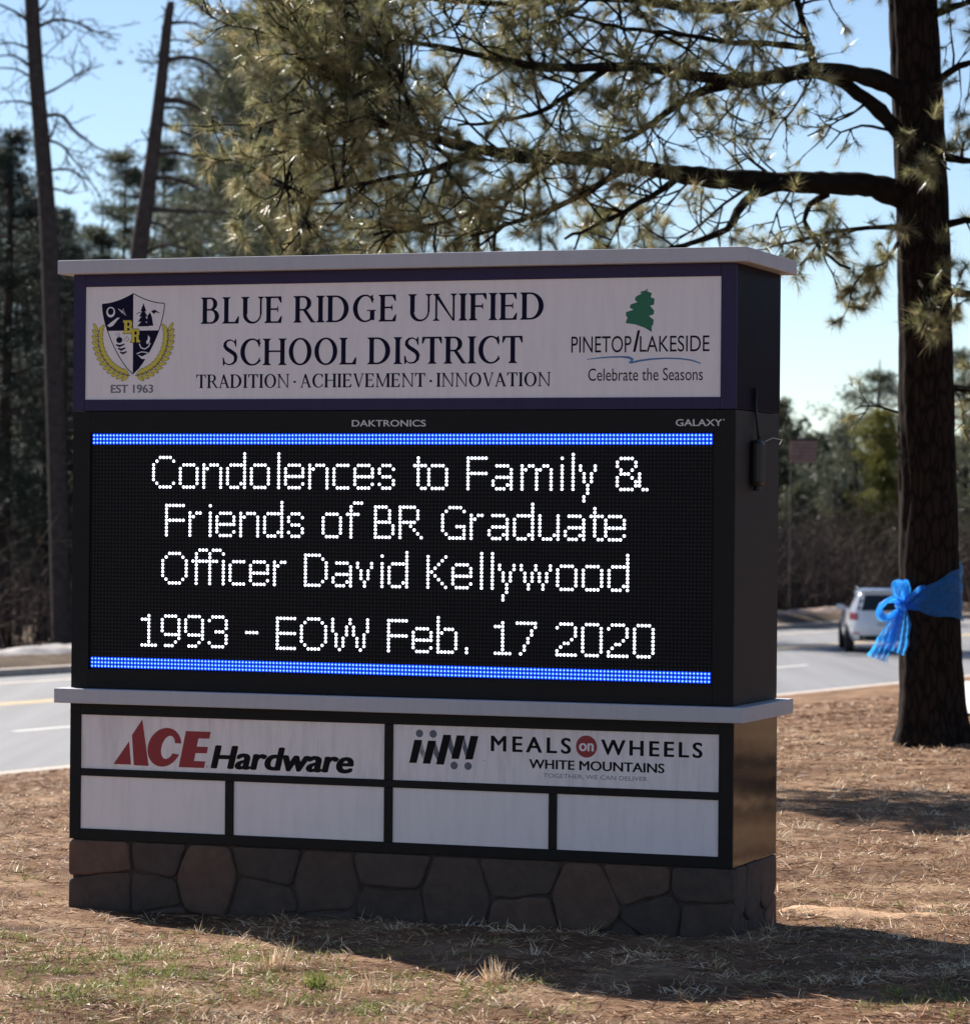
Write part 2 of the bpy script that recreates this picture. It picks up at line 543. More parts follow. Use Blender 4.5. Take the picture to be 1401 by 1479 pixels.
# ---------------------------------------------------------------- message in lamps
G = {
 'C': ["..XXXX.", ".X....X", "X......", "X......", "X......", "X......", "X......", ".X....X", "..XXXX."],
 'o': ["", "", ".XXXX.", "X....X", "X....X", "X....X", "X....X", "X....X", ".XXXX."],
 'n': ["", "", "X.XXX.", "XX...X", "X....X", "X....X", "X....X", "X....X", "X....X"],
 'd': [".....X", ".....X", ".....X", ".XXXXX", "X....X", "X....X", "X....X", "X....X", "X...XX", ".XXX.X"],
 'l': ["X"] * 10,
 'e': ["", "", ".XXXX.", "X....X", "X....X", "XXXXXX", "X.....", "X....X", ".XXXX."],
 'c': ["", "", ".XXXX", "X....", "X....", "X....", "X....", "X....", ".XXXX"],
 's': ["", "", ".XXX.", "X...X", "X....", ".XXX.", "....X", "X...X", ".XXX."],
 't': [".X..", ".X..", "XXXX", ".X..", ".X..", ".X..", ".X..", ".X..", "..XX"],
 'F': ["XXXXXX", "X", "X", "X", "XXXXXX", "X", "X", "X", "X"],
 'a': ["", "", ".XXXX.", ".....X", ".....X", ".XXXXX", "X....X", "X...XX", ".XXX.X"],
 'm': ["", "", "X.XX..XX.", "XX..XX..X", "X...X...X", "X...X...X", "X...X...X", "X...X...X", "X...X...X"],
 'i': ["X", ".", "X", "X", "X", "X", "X", "X", "X"],
 'y': ["", "", "X...X", "X...X", ".X.X.", ".X.X.", ".X.X.", "..X..", "..X..", "..X..", ".X...", ".X..."],
 '&': [".XXXX....", "X....X...", "X....X...", ".X..X....", ".XXX..X..", "X...X.X..", "X....XX..", "X....XX..", ".XXXX..XX"],
 'r': ["", "", "X.XX", "XX..", "X...", "X...", "X...", "X...", "X..."],
 'f': ["..XXX", ".X...", ".X...", "XXXX.", ".X...", ".X...", ".X...", ".X...", ".X...", ".X..."],
 'B': ["XXXX..", "X...X.", "X...X.", "X...X.", "XXXXX.", "X....X", "X....X", "X....X", "XXXXX."],
 'R': ["XXXXX..", "X....X.", "X....X.", "X....X.", "XXXXX..", "X..X...", "X...X..", "X....X.", "X.....X"],
 'G': ["..XXXX.", ".X....X", "X......", "X......", "X......", "X...XXX", "X.....X", ".X....X", "..XXXXX"],
 'u': ["", "", "X....X", "X....X", "X....X", "X....X", "X....X", "X...XX", ".XXX.X"],
 'O': ["..XXXX..", ".X....X.", "X......X", "X......X", "X......X", "X......X", "X......X", ".X....X.", "..XXXX.."],
 'ffi': ["..XXX.XXX.", ".X...X...X", ".X...X....", "XXXXXXXX.X", ".X...X...X", ".X...X...X", ".X...X...X", ".X...X...X", ".X...X...X", ".X...X...X"],
 'D': ["XXXXX..", "X....X.", "X.....X", "X.....X", "X.....X", "X.....X", "X.....X", "X....X.", "XXXXX.."],
 'v': ["", "", "X...X", "X...X", ".X.X.", ".X.X.", ".X.X.", "..X..", "..X.."],
 'K': ["X....X", "X...X.", "X..X..", "X.X...", "XX....", "X.X...", "X..X..", "X...X.", "X....X"],
 'w': ["", "", "X...X...X", "X...X...X", ".X.X.X.X.", ".X.X.X.X.", ".X.X.X.X.", "..X...X..", "..X...X.."],
 '1': ["..X..", "XXX..", "..X..", "..X..", "..X..", "..X..", "..X..", "..X..", "XXXXX"],
 '9': [".XXXX.", "X....X", "X....X", "X....X", "X....X", ".XXXXX", ".....X", "....X.", ".XXX.."],
 '3': [".XXXX.", "X....X", ".....X", ".....X", "..XXX.", ".....X", ".....X", "X....X", ".XXXX."],
 '-': ["", "", "", "", "XXXX"],
 'E': ["XXXXXX", "X", "X", "X", "XXXXXX", "X", "X", "X", "XXXXXX"],
 'W': ["X....X....X", "X....X....X", "X...X.X...X", "X...X.X...X", ".X..X.X..X.", ".X.X...X.X.", ".X.X...X.X.", ".X.X...X.X.", "..X.....X.."],
 'b': ["X.....", "X.....", "X.....", "X.XXX.", "XX...X", "X....X", "X....X", "X....X", "X....X", "XXXXX."],
 '.': ["", "", "", "", "", "", "", "X", "X"],
 '7': ["XXXXXX", ".....X", "....X.", "....X.", "...X..", "...X..", "..X...", "..X...", ".X...."],
 '2': [".XXXX.", "X....X", ".....X", ".....X", "....X.", "..XX..", ".X....", "X.....", "XXXXXX"],
 '0': [".XXXX."] + ["X....X"] * 7 + [".XXXX."],
}
ASC = {'d', 'l', 'f', 'ffi', 'b'}
LINES = [
 (6, 18, [('C', 0), ('o', 2), ('n', 2), ('d', 2), ('o', 2), ('l', 3), ('e', 2), ('n', 2), ('c', 2), ('e', 2), ('s', 2), ('t', 6), ('o', 1), ('F', 6), ('a', 2), ('m', 3), ('i', 3), ('l', 3), ('y', 2), ('&', 6)]),
 (19, 22, [('F', 0), ('r', 2), ('i', 3), ('e', 2), ('n', 2), ('d', 2), ('s', 2), ('o', 6), ('f', 2), ('B', 4), ('R', 2), ('G', 6), ('r', 2), ('a', 2), ('d', 2), ('u', 2), ('a', 2), ('t', 2), ('e', 1)]),
 (32, 21, [('O', 0), ('ffi', 2), ('c', 2), ('e', 2), ('r', 2), ('D', 6), ('a', 2), ('v', 2), ('i', 3), ('d', 2), ('K', 6), ('e', 2), ('l', 3), ('l', 3), ('y', 2), ('w', 2), ('o', 2), ('o', 2), ('d', 2)]),
 (49, 15, [('1', 0), ('9', 2), ('9', 2), ('3', 2), ('-', 6), ('E', 6), ('O', 2), ('W', 2), ('F', 6), ('e', 2), ('b', 2), ('.', 3), ('1', 8), ('7', 2), ('2', 6), ('0', 2), ('2', 2), ('0', 2)]),
]
lit = set()
for row0, col0, seq in LINES:
    c = col0
    last = None
    for ch, gap in seq:
        g = G[ch]
        if last is not None:
            c = last + gap
        wdt = max(len(r_) for r_ in g)
        top = row0 - (1 if ch in ASC else 0)
        for ri, r_ in enumerate(g):
            for ci, x in enumerate(r_):
                if x == 'X':
                    lit.add((top + ri, c + ci))
        last = c + wdt - 1
    print("line ends at column", last)
PITCH_M = 0.01585


def lamps(name, cells, rad, height, mt, w0=0.0088, n=6):
    mbv, mbf = [], []
    k = 0
    for (r_, c_) in cells:
        x, z = c_ * PITCH_M - U0, LED_Z - r_ * PITCH_M
        for j in range(n):
            a = 2 * math.pi * j / n
            mbv.append((x + rad * math.cos(a), w0, z + rad * math.sin(a)))
        for j in range(n):
            a = 2 * math.pi * j / n
            mbv.append((x + rad * 0.6 * math.cos(a), w0 - height * 0.75, z + rad * 0.6 * math.sin(a)))
        mbv.append((x, w0 - height, z))
        for j in range(n):
            j2 = (j + 1) % n
            mbf.append((k + j, k + n + j, k + n + j2))
            mbf.append((k + j, k + n + j2, k + j2))
            mbf.append((k + n + j, k + 2 * n, k + n + j2))
        k += 2 * n + 1
    return tag(np_mesh(name, mbv, mbf, mt, sign, smooth=True), kind='stuff')


M_wled = emit_mat("lit_white_led", (0.84, 0.88, 1.0), 1.25)
M_bled = emit_mat("lit_blue_led", (0.008, 0.06, 1.0), 0.75)
M_bchip = emit_mat("lit_blue_led_core", (0.25, 0.62, 1.0), 0.9)
M_unlit = mat("unlit_led", (0.014, 0.013, 0.016), 0.4, spec=0.3)
blue = [(r_, c_) for r_ in (0, 1, 2, 61, 62, 63) for c_ in range(176)]
o = lamps("white_message_lamps", sorted(lit), 0.0065, 0.003, M_wled, n=8)
o['label'] = "white lit lamps spelling the four line message"
o = lamps("blue_stripe_lamps", blue, 0.0079, 0.002, M_bled, n=8)
o['label'] = "blue lit lamps in two stripes above and below the message"
lamps("blue_lamp_cores", blue, 0.0034, 0.002, M_bchip, w0=0.0072, n=6)
lamps("unlit_lamps", [(r_, c_) for r_ in range(3, 61) for c_ in range(176) if (r_, c_) not in lit], 0.0048, 0.002, M_unlit, n=5)

# ---------------------------------------------------------------- flat print
M_navy = mat("navy_ink", (0.007, 0.006, 0.028), 0.6, spec=0.1)
M_ink = mat("black_ink", (0.007, 0.007, 0.009), 0.6, spec=0.12)
M_grey_ink = mat("grey_ink", (0.16, 0.16, 0.19), 0.5)
M_silver = mat("silver_ink", (0.60, 0.60, 0.60), 0.4)
M_green = mat("green_ink", (0.006, 0.13, 0.065), 0.5)
M_blue_ink = mat("blue_ink", (0.05, 0.17, 0.36), 0.5)
M_gold = mat("gold_ink", (0.62, 0.52, 0.05), 0.5)
M_gold_dark = mat("gold_outline_ink", (0.14, 0.11, 0.03), 0.5)
M_maroon = mat("dark_red_ink", (0.26, 0.010, 0.020), 0.4)
M_paper = mat("white_ink", (0.75, 0.72, 0.74), 0.5)
M_slate = mat("slate_ink", (0.10, 0.11, 0.15), 0.5)


class Print:
    """flat shapes laid on a panel, each a hair above the one before"""
    def __init__(self, w):
        self.mb, self.w, self.k = MB(), w, 0

    def poly(self, pts, lift=0.0):
        n = len(pts)
        w = self.w - lift - (self.k % 40) * 0.00002
        self.k += 1
        a = sum(pts[i][0] * pts[(i + 1) % n][1] - pts[(i + 1) % n][0] * pts[i][1] for i in range(n))
        if a < 0:
            pts = pts[::-1]
        vs = [(x - U0, w, y + LED_Z) for x, y in pts]
        self.mb.add(vs, [tuple(range(n))])

    def band(self, outer, inner):
        """strip between two open outlines of equal length"""
        w = self.w - (self.k % 40) * 0.00002
        self.k += 1
        n = len(outer)
        vs = [(x - U0, w, y + LED_Z) for x, y in outer + inner]
        self.mb.add(vs, [(i, i + 1, n + i + 1, n + i) for i in range(n - 1)])

    def line(self, pts, t):
        outer, inner = [], []
        for i, (x, y) in enumerate(pts):
            x0, y0 = pts[max(i - 1, 0)]
            x1, y1 = pts[min(i + 1, len(pts) - 1)]
            l = math.hypot(x1 - x0, y1 - y0) or 1
            tt = t[i] if hasattr(t, '__len__') else t
            nx, ny = -(y1 - y0) / l * tt / 2, (x1 - x0) / l * tt / 2
            outer.append((x + nx, y + ny))
            inner.append((x - nx, y - ny))
        self.band(outer, inner)

    def build(self, name, mt, parent, label=None):
        o = self.mb.build(name, mt, parent)
        if label:
            o['label'] = label
        return o


# a serif capital alphabet, cap height 1
ST, TH, SH, SO = 0.150, 0.064, 0.046, 0.064


def ell(cx, cy, rx, ry, a0, a1, n=22):
    return [(cx + rx * math.cos(math.radians(a0 + (a1 - a0) * i / n)), cy + ry * math.sin(math.radians(a0 + (a1 - a0) * i / n))) for i in range(n + 1)]


def serif_glyph(ch, R):
    """R(poly) and B(outer, inner) receive the pieces; returns advance width"""
    P, B = R

    def rect(x0, y0, x1, y1):
        P([(x0, y0), (x1, y0), (x1, y1), (x0, y1)])

    def foot(x0, x1, y, up_=1, so=SO):
        h = SH * up_
        P([(x0 - so, y), (x1 + so, y), (x1 + so, y + h * 0.7), (x1 + so * 0.25, y + h * 1.3), (x1, y + h * 2.4), (x0, y + h * 2.4), (x0 - so * 0.25, y + h * 1.3), (x0 - so, y + h * 0.7)])

    def stem(x, y0=0, y1=1, w=ST, b=True, t=True, so=SO):
        rect(x, y0, x + w, y1)
        if b: foot(x, x + w, y0, 1, so)
        if t: foot(x, x + w, y1, -1, so)

    def bowl(x, y0, y1, wd, th=ST):
        cy, ry = (y0 + y1) / 2, (y1 - y0) / 2
        B(ell(x, cy, wd, ry, -90, 90), ell(x, cy, wd - th, ry - TH, -90, 90))

    if ch == 'I':
        stem(0.07); return 0.30
    if ch == 'L':
        stem(0.07); rect(0.2, 0, 0.54, TH); P([(0.50, 0), (0.58, 0.27), (0.545, 0.27), (0.44, TH)]); P([(0.5, 0), (0.565, 0), (0.58, 0.27)]); return 0.62
    if ch in 'EF':
        stem(0.07); rect(0.2, 1 - TH, 0.56, 1); P([(0.575, 1), (0.585, 0.76), (0.55, 0.76), (0.46, 1 - TH), (0.46, 1)])
        rect(0.2, 0.49, 0.44, 0.49 + TH); P([(0.42, 0.49), (0.47, 0.38), (0.47, 0.65), (0.42, 0.49 + TH)])
        if ch == 'E':
            rect(0.2, 0, 0.56, TH); P([(0.60, 0.26), (0.565, 0.26), (0.46, TH), (0.46, 0), (0.575, 0)]); return 0.66
        return 0.62
    if ch == 'H':
        stem(0.07); stem(0.60); rect(0.2, 0.49, 0.60, 0.49 + TH); return 0.83
    if ch == 'T':
        stem(0.275, t=False); rect(0.03, 1 - TH, 0.65, 1); P([(0.02, 1), (0.12, 1), (0.12, 1 - TH), (0.045, 0.75), (0.01, 0.75)]); P([(0.66, 1), (0.56, 1), (0.56, 1 - TH), (0.635, 0.75), (0.67, 0.75)]); return 0.70
    if ch == 'D':
        stem(0.07); rect(0.2, 0, 0.32, TH); rect(0.2, 1 - TH, 0.32, 1); bowl(0.32, 0, 1, 0.44, ST * 1.08); return 0.84
    if ch == 'B':
        stem(0.07); rect(0.2, 0, 0.36, TH); rect(0.2, 1 - TH, 0.33, 1); rect(0.2, 0.50, 0.34, 0.50 + TH); bowl(0.33, 0.50, 1, 0.24, ST * 0.95); bowl(0.35, 0, 0.50 + TH, 0.285, ST); return 0.71
    if ch == 'R':
        stem(0.07); rect(0.2, 1 - TH, 0.34, 1); rect(0.2, 0.45, 0.36, 0.45 + TH); bowl(0.34, 0.45, 1, 0.265, ST * 0.98)
        P([(0.32, 0.47), (0.45, 0.47), (0.69, 0.06), (0.75, 0.03), (0.75, 0), (0.60, 0)]); return 0.745
    if ch == 'A':
        P([(0.315, 1.0), (0.395, 1.0), (0.69, 0.03), (0.555, 0.03), (0.30, 0.86)]); P([(0.34, 0.93), (0.30, 0.93), (0.09, 0.03), (0.145, 0.03), (0.345, 0.78)])
        rect(0.20, 0.31, 0.53, 0.31 + TH); foot(0.095, 0.14, 0, 1, 0.07); foot(0.57, 0.68, 0, 1, 0.06); return 0.75
    if ch == 'V':
        P([(0.07, 0.97), (0.205, 0.97), (0.41, 0.14), (0.395, 0.0), (0.345, 0.0)]); P([(0.605, 0.97), (0.655, 0.97), (0.415, 0.0), (0.37, 0.0), (0.385, 0.1)])
        foot(0.085, 0.19, 1, -1, 0.06); foot(0.61, 0.65, 1, -1, 0.07); return 0.74
    if ch == 'N':
        stem(0.10, w=TH, so=0.075); stem(0.665, w=TH, b=False, so=0.075); P([(0.03, 1), (0.17, 1), (0.713, 0.0), (0.665, 0.0), (0.10, 0.90)]); return 0.83
    if ch == 'M':
        stem(0.10, w=TH, so=0.07); stem(0.75, w=ST, so=0.055); P([(0.04, 1), (0.19, 1), (0.49, 0.13), (0.44, 0.0), (0.11, 0.88)]); P([(0.75, 1), (0.80, 0.93), (0.475, 0.0), (0.44, 0.0), (0.45, 0.1)]); return 0.96
    if ch == 'U':
        stem(0.07, y0=0.34, b=False); stem(0.645, y0=0.34, w=TH, b=False, so=0.07)
        B(ell(0.383, 0.34, 0.313, 0.355, 180, 360), ell(0.422, 0.36, 0.225, 0.30, 180, 360)); return 0.77
    if ch == 'O':
        B(ell(0.42, 0.5, 0.385, 0.515, 0, 360, 44), ell(0.42, 0.5, 0.385 - ST, 0.515 - TH, 0, 360, 44)); return 0.84
    if ch in 'CG':
        B(ell(0.43, 0.5, 0.395, 0.515, 38, 322, 36), ell(0.455, 0.5, 0.395 - ST + 0.02, 0.515 - TH, 38, 322, 36))
        P([(0.70, 1.0), (0.665, 1.0), (0.60, 0.90), (0.66, 0.72), (0.705, 0.68)])
        if ch == 'C':
            P([(0.71, 0.28), (0.675, 0.28), (0.63, 0.12), (0.64, 0.06), (0.70, 0.14)]); return 0.77
        stem(0.60, 0.06, 0.42, t=False, b=False); rect(0.50, 0.40, 0.80, 0.44); P([(0.60, 0.06), (0.73, 0.06), (0.73, 0.12), (0.6, 0.2)]); return 0.85
    if ch == 'S':
        pts = [(0.47, 0.80), (0.42, 0.90), (0.31, 0.965), (0.19, 0.935), (0.115, 0.84), (0.115, 0.72), (0.19, 0.62), (0.31, 0.535), (0.43, 0.44), (0.485, 0.33), (0.47, 0.17), (0.38, 0.065), (0.24, 0.03), (0.12, 0.09), (0.07, 0.20)]
        tk = [0.03, 0.04, 0.05, 0.07, 0.10, 0.125, 0.14, 0.145, 0.14, 0.125, 0.10, 0.07, 0.05, 0.04, 0.03]
        o_, i_ = [], []
        m = []
        for i in range(len(pts) - 1):
            for f_ in (0, 0.34, 0.67):
                m.append((pts[i][0] * (1 - f_) + pts[i + 1][0] * f_, pts[i][1] * (1 - f_) + pts[i + 1][1] * f_, tk[i] * (1 - f_) + tk[i + 1] * f_))
        m.append((*pts[-1], tk[-1]))
        for i, (x, y, t_) in enumerate(m):
            a_, b_ = m[max(i - 2, 0)], m[min(i + 2, len(m) - 1)]
            l = math.hypot(b_[0] - a_[0], b_[1] - a_[1])
            nx, ny = -(b_[1] - a_[1]) / l * t_ / 2, (b_[0] - a_[0]) / l * t_ / 2
            o_.append((x + nx, y + ny)); i_.append((x - nx, y - ny))
        B(o_, i_)
        P([(0.50, 1.0), (0.47, 1.0), (0.43, 0.9), (0.465, 0.72), (0.505, 0.70)]); P([(0.045, 0.0), (0.075, 0.0), (0.12, 0.08), (0.075, 0.30), (0.035, 0.30)]); return 0.58
    return 0.34


def serif_text(s, u0, u1, v0, v1, parent, name="lettering", big=None):
    adv, tot = [], 0.0
    for i, ch in enumerate(s):
        if ch == ' ':
            a_ = 0.27
        elif ch == '*':
            a_ = 0.62
        else:
            a_ = serif_glyph(ch, (lambda p_: None, lambda o_, i_: None))
        adv.append(tot)
        tot += a_ + 0.025
    kx, ky = (u1 - u0) / tot, (v1 - v0)
    pr = Print(0.0056)
    for ch, ax in zip(s, adv):
        if ch == ' ':
            continue
        f_ = lambda q, ax=ax: [(u0 + (ax + x) * kx, v0 + y * ky) for x, y in q]
        if ch == '*':
            pr.poly(f_([(0.30 + 0.085 * math.cos(t_), 0.42 + 0.085 * math.sin(t_)) for t_ in np.linspace(0, 6.0, 12)]))
            continue
        serif_glyph(ch, (lambda q: pr.poly(f_(q)), lambda o_, i_: pr.band(f_(o_), f_(i_))))
    o = pr.build(name, M_navy, parent)
    tag(o, kind='stuff')
    return o


serif_text("BLUE RIDGE UNIFIED", 0.503, 2.069, 0.477, 0.590, head)
serif_text("SCHOOL DISTRICT", 0.603, 1.972, 0.298, 0.411, head)
serif_text("TRADITION*ACHIEVEMENT*INNOVATION", 0.484, 2.091, 0.202, 0.260, head)

_capH = None


def sans(s, u0, u1, v0, cap, parent, mt, w=0.0056, bold=0.0, shear=0.0, name="lettering", space=1.0):
    """built-in sans face fitted to a width and a cap height"""
    global _capH
    def mk(txt):
        cu = bpy.data.curves.new("lettering", 'FONT')
        cu.body = txt
        cu.size = 1.0
        cu.shear = shear
        cu.space_character = space
        cu.resolution_u = 6
        cu.extrude = 0.0
        ob = bpy.data.objects.new("lettering", cu)
        COL.objects.link(ob)
        dg = bpy.context.evaluated_depsgraph_get()
        dg.update()
        me = bpy.data.meshes.new_from_object(ob.evaluated_get(dg))
        bpy.data.objects.remove(ob)
        bpy.data.curves.remove(cu)
        V = np.zeros(len(me.vertices) * 3, dtype=np.float32)
        me.vertices.foreach_get('co', V)
        return me, V.reshape(-1, 3)
    mh, vh = mk("H")
    h0, h1 = vh[:, 1].min(), vh[:, 1].max()
    bpy.data.meshes.remove(mh)
    me, V = mk(s)
    x0, x1 = V[:, 0].min(), V[:, 0].max()
    h0_ = h1 - h0
    F_ = [tuple(p_.vertices) for p_ in me.polygons]
    bpy.data.meshes.remove(me)
    mb = MB()
    dirs = [(0, 0)] + ([(math.cos(a_), math.sin(a_)) for a_ in np.arange(8) * math.pi / 4] if bold > 0 else [])
    for i_, (dx, dy) in enumerate(dirs):
        bx, by = bold * dx, bold * dy * 0.45
        vs = [(u0 + (v_[0] + bx - x0 + bold) / (x1 - x0 + 2 * bold) * (u1 - u0) - U0, w - i_ * 0.00003, v0 + (v_[1] + by - h0) / h0_ * cap + LED_Z) for v_ in V]
        mb.add(vs, F_)
    o = mb.build(name, mt, parent)
    tag(o, kind='stuff')
    return o


# town emblem on the right of the header
sans("PINETOP", 2.176, 2.434, 0.339, 0.066, head, M_ink)
sans("LAKESIDE", 2.470, 2.765, 0.340, 0.064, head, M_ink)
pr = Print(0.0056)
pr.poly([(2.441, 0.340), (2.452, 0.340), (2.471, 0.428), (2.460, 0.428)])
pr.build("slash", M_ink, head)
sans("Celebrate the Seasons", 2.250, 2.738, 0.223, 0.050, head, M_ink)
pr = Print(0.0056)
pr.poly([(2.408, 0.458), (2.417, 0.482), (2.410, 0.486), (2.410, 0.503), (2.442, 0.512), (2.425, 0.521), (2.430, 0.534), (2.458, 0.543), (2.447, 0.552), (2.452, 0.566), (2.477, 0.578), (2.468, 0.584),
         (2.492, 0.590), (2.505, 0.600), (2.498, 0.588), (2.520, 0.578), (2.515, 0.562), (2.531, 0.556), (2.529, 0.532), (2.512, 0.527), (2.530, 0.508), (2.528, 0.492), (2.508, 0.486), (2.528, 0.470), (2.527, 0.452), (2.520, 0.444), (2.521, 0.420), (2.490, 0.438), (2.450, 0.452)])
pr.build("pine_emblem", M_green, head)
pr = Print(0.0056)
xs = [2.244, 2.29, 2.34, 2.39, 2.425, 2.440, 2.436, 2.424]
pr.line(list(zip(xs, [0.311, 0.316, 0.3195, 0.3205, 0.317, 0.309, 0.302, 0.296])), [0.003, 0.005, 0.006, 0.007, 0.010, 0.011, 0.010, 0.006])
xs = [2.430, 2.47, 2.52, 2.58, 2.64, 2.69, 2.729]
pr.line(list(zip(xs, [0.2955, 0.304, 0.310, 0.313, 0.311, 0.304, 0.291])), [0.008, 0.008, 0.007, 0.006, 0.006, 0.006, 0.005])
pr.build("wave_emblem", M_blue_ink, head)
sans("EST 1963", 0.079, 0.282, 0.184, 0.034, head, M_grey_ink, bold=0.035)

# crest
def shield_side(sx, n=14):
    """outline from the top point down one side to the foot; sx = -1 or +1"""
    cx = 0.1835
    top = [(cx + sx * 0.1485 * f_, 0.612 - 0.044 * (1 - (1 - f_) ** 1.8)) for f_ in np.linspace(0, 1, 7)]
    side = [(cx + sx * 0.1485 * math.cos(a_ * math.pi / 2) ** 0.80, 0.568 - 0.303 * a_ ** 1.02 * (0.42 + 0.58 * math.sin(a_ * math.pi / 2)) ** 0.35) for a_ in np.linspace(0.02, 1, n)]
    return top + side


L_, R_ = shield_side(-1), shield_side(1)
pr = Print(0.0057)
mid = 0.452
cx = 0.1835
tl = [p for p in L_ if p[1] > mid] + [(np.interp(mid, [q[1] for q in L_[::-1]], [q[0] for q in L_[::-1]]), mid), (cx, mid)]
pr.poly(tl)
br = [(cx, mid), (np.interp(mid, [q[1] for q in R_[::-1]], [q[0] for q in R_[::-1]]), mid)] + [p for p in R_ if p[1] < mid]
pr.poly(br)
pr.line(L_, 0.004)
pr.line(R_, 0.004)
# conifer and ridge line
for k_, (hw, y0, y1) in enumerate([(0.014, 0.535, 0.570), (0.020, 0.512, 0.545), (0.026, 0.490, 0.525), (0.030, 0.470, 0.500)]):
    pr.poly([(0.232 - hw, y0), (0.232 + hw, y0), (0.232, y1)])
pr.poly([(0.248, 0.472), (0.280, 0.472), (0.272, 0.512), (0.264, 0.530), (0.252, 0.516)])
pr.line([(0.198, 0.523), (0.215, 0.531), (0.225, 0.522)], 0.003)
pr.poly([(0.268, 0.535), (0.285, 0.541), (0.315, 0.524), (0.290, 0.530), (0.282, 0.522)])
# striped insect
pr.poly(ell(0.118, 0.412, 0.015, 0.013, 0, 340, 12))
for k_ in range(3):
    pr.line([(0.102 + 0.010 * k_, 0.392 - 0.016 * k_), (0.120 + 0.008 * k_, 0.386 - 0.016 * k_), (0.142 + 0.006 * k_, 0.394 - 0.016 * k_)], [0.006, 0.010, 0.006])
pr.line([(0.113, 0.424), (0.106, 0.436), (0.099, 0.440)], 0.002)
pr.line([(0.119, 0.425), (0.117, 0.438), (0.112, 0.446)], 0.002)
pr.line([(0.140, 0.410), (0.155, 0.428), (0.165, 0.415), (0.150, 0.404)], 0.002)
pr.build("crest", M_navy, head, "shield crest with navy and white quarters")
pr = Print(0.0050)
pr.band(ell(0.076, 0.533, 0.021, 0.023, 0, 360, 20), ell(0.076, 0.536, 0.014, 0.015, 0, 360, 20))
pr.poly([(0.060, 0.475), (0.072, 0.468), (0.088, 0.475), (0.110, 0.500), (0.120, 0.508), (0.108, 0.509), (0.092, 0.498), (0.076, 0.488)])
for k_ in range(4):
    pr.line([(0.112 + 0.008 * k_, 0.548 - 0.004 * k_), (0.128, 0.532), (0.150 - 0.004 * k_, 0.518 + 0.010 * k_)], 0.002)
pr.poly([(0.206, 0.348), (0.228, 0.340), (0.252, 0.352), (0.268, 0.348), (0.250, 0.328), (0.225, 0.330)])
pr.line([(0.202, 0.352), (0.225, 0.360), (0.245, 0.358), (0.268, 0.350)], 0.004)
pr.line([(0.214, 0.395), (0.222, 0.378), (0.240, 0.372), (0.258, 0.382), (0.266, 0.398)], 0.005)
pr.poly([(0.252, 0.392), (0.262, 0.400), (0.265, 0.420), (0.256, 0.432), (0.254, 0.414), (0.246, 0.402)])
tag(pr.build("crest_icons", M_paper, head), kind='stuff')
wr, wo = Print(0.0052), Print(0.0055)
for sx in (-1, 1):
    arc = [(cx + sx * 0.168 * math.cos(a_), 0.428 + 0.170 * math.sin(a_)) for a_ in np.linspace(math.radians(8), math.radians(-86), 26)]
    arc = [(x, y) for x, y in arc]
    wo.line(arc, 0.0035)
    for k_ in range(0, 25, 2):
        x, y = arc[k_]
        x2, y2 = arc[min(k_ + 1, 25)]
        l = math.hypot(x2 - x, y2 - y)
        tx, ty = -(x2 - x) / l, -(y2 - y) / l
        for sd in (-1, 1):
            dx, dy = tx * 0.80 + sd * (-ty) * 0.6, ty * 0.80 + sd * tx * 0.6
            qx, qy = x + dx * 0.017 + sd * (-ty) * 0.004, y + dy * 0.017 + sd * tx * 0.004
            for dst, e in ((wo, 1.22), (wr, 1.0)):
                dst.poly([(qx + dx * 0.0175 * e * math.cos(t_) - dy * 0.0070 * e * math.sin(t_), qy + dy * 0.0175 * e * math.cos(t_) + dx * 0.0070 * e * math.sin(t_)) for t_ in np.linspace(0, 5.65, 10)])
tag(wo.build("wreath_outline", M_gold_dark, head), kind='stuff')
tag(wr.build("wreath", M_gold, head), kind='stuff')
def slab(pr, ch, x, y, w_, h_, t_):
    q = lambda a_, b_, c_, d_: pr.poly([(x + a_ * w_, y + b_ * h_), (x + c_ * w_, y + b_ * h_), (x + c_ * w_, y + d_ * h_), (x + a_ * w_, y + d_ * h_)])
    q(0.0, 0, 0.45, .16); q(0.0, .84, .45, 1); q(.12, .0, .42, 1)
    if ch == 'B':
        q(.42, 0, .85, .16); q(.42, .84, .82, 1); q(.42, .42, .82, .58); q(.66, .1, .95, .46); q(.66, .54, .92, .9)
    else:
        q(.42, .84, .82, 1); q(.42, .42, .82, .58); q(.66, .54, .92, .9); q(.62, 0, .86, .44); q(.62, 0, 1.0, .16)
for mt_, e, wv in ((M_gold_dark, 0.0025, 0.0048), (M_gold, 0.0, 0.0043)):
    pr = Print(wv)
    for ch, x, y in (('B', 0.137, 0.440), ('R', 0.172, 0.402)):
        slab(pr, ch, x - e, y - e, 0.045 + 2 * e, 0.056 + 2 * e, 1)
    tag(pr.build("monogram", mt_, head), kind='stuff')

# maker's lettering on the display frame
df = [o for o in sign.children if o.name.startswith("display_frame")][0]
sans("DAKTRONICS", 1.208, 1.541, 0.037, 0.0265, df, M_silver, w=0.0006, bold=0.015)
sans("GALAXY", 2.627, 2.822, 0.0375, 0.0265, df, M_silver, w=0.0006, bold=0.015)
pr = Print(0.0006)
pr.band(ell(2.829, 0.062, 0.0035, 0.0035, 0, 360, 10), ell(2.829, 0.062, 0.002, 0.002, 0, 360, 10))
pr.build("trade_mark", M_silver, df)

# hardware store panel
AW = 0.0072
pr = Print(AW)
X = lambda pts: [(0.107 + (x - 52) * 0.000850, -1.420 + (285 - y) * 0.000775 + (x - 52) * 0.0000) for x, y in pts]
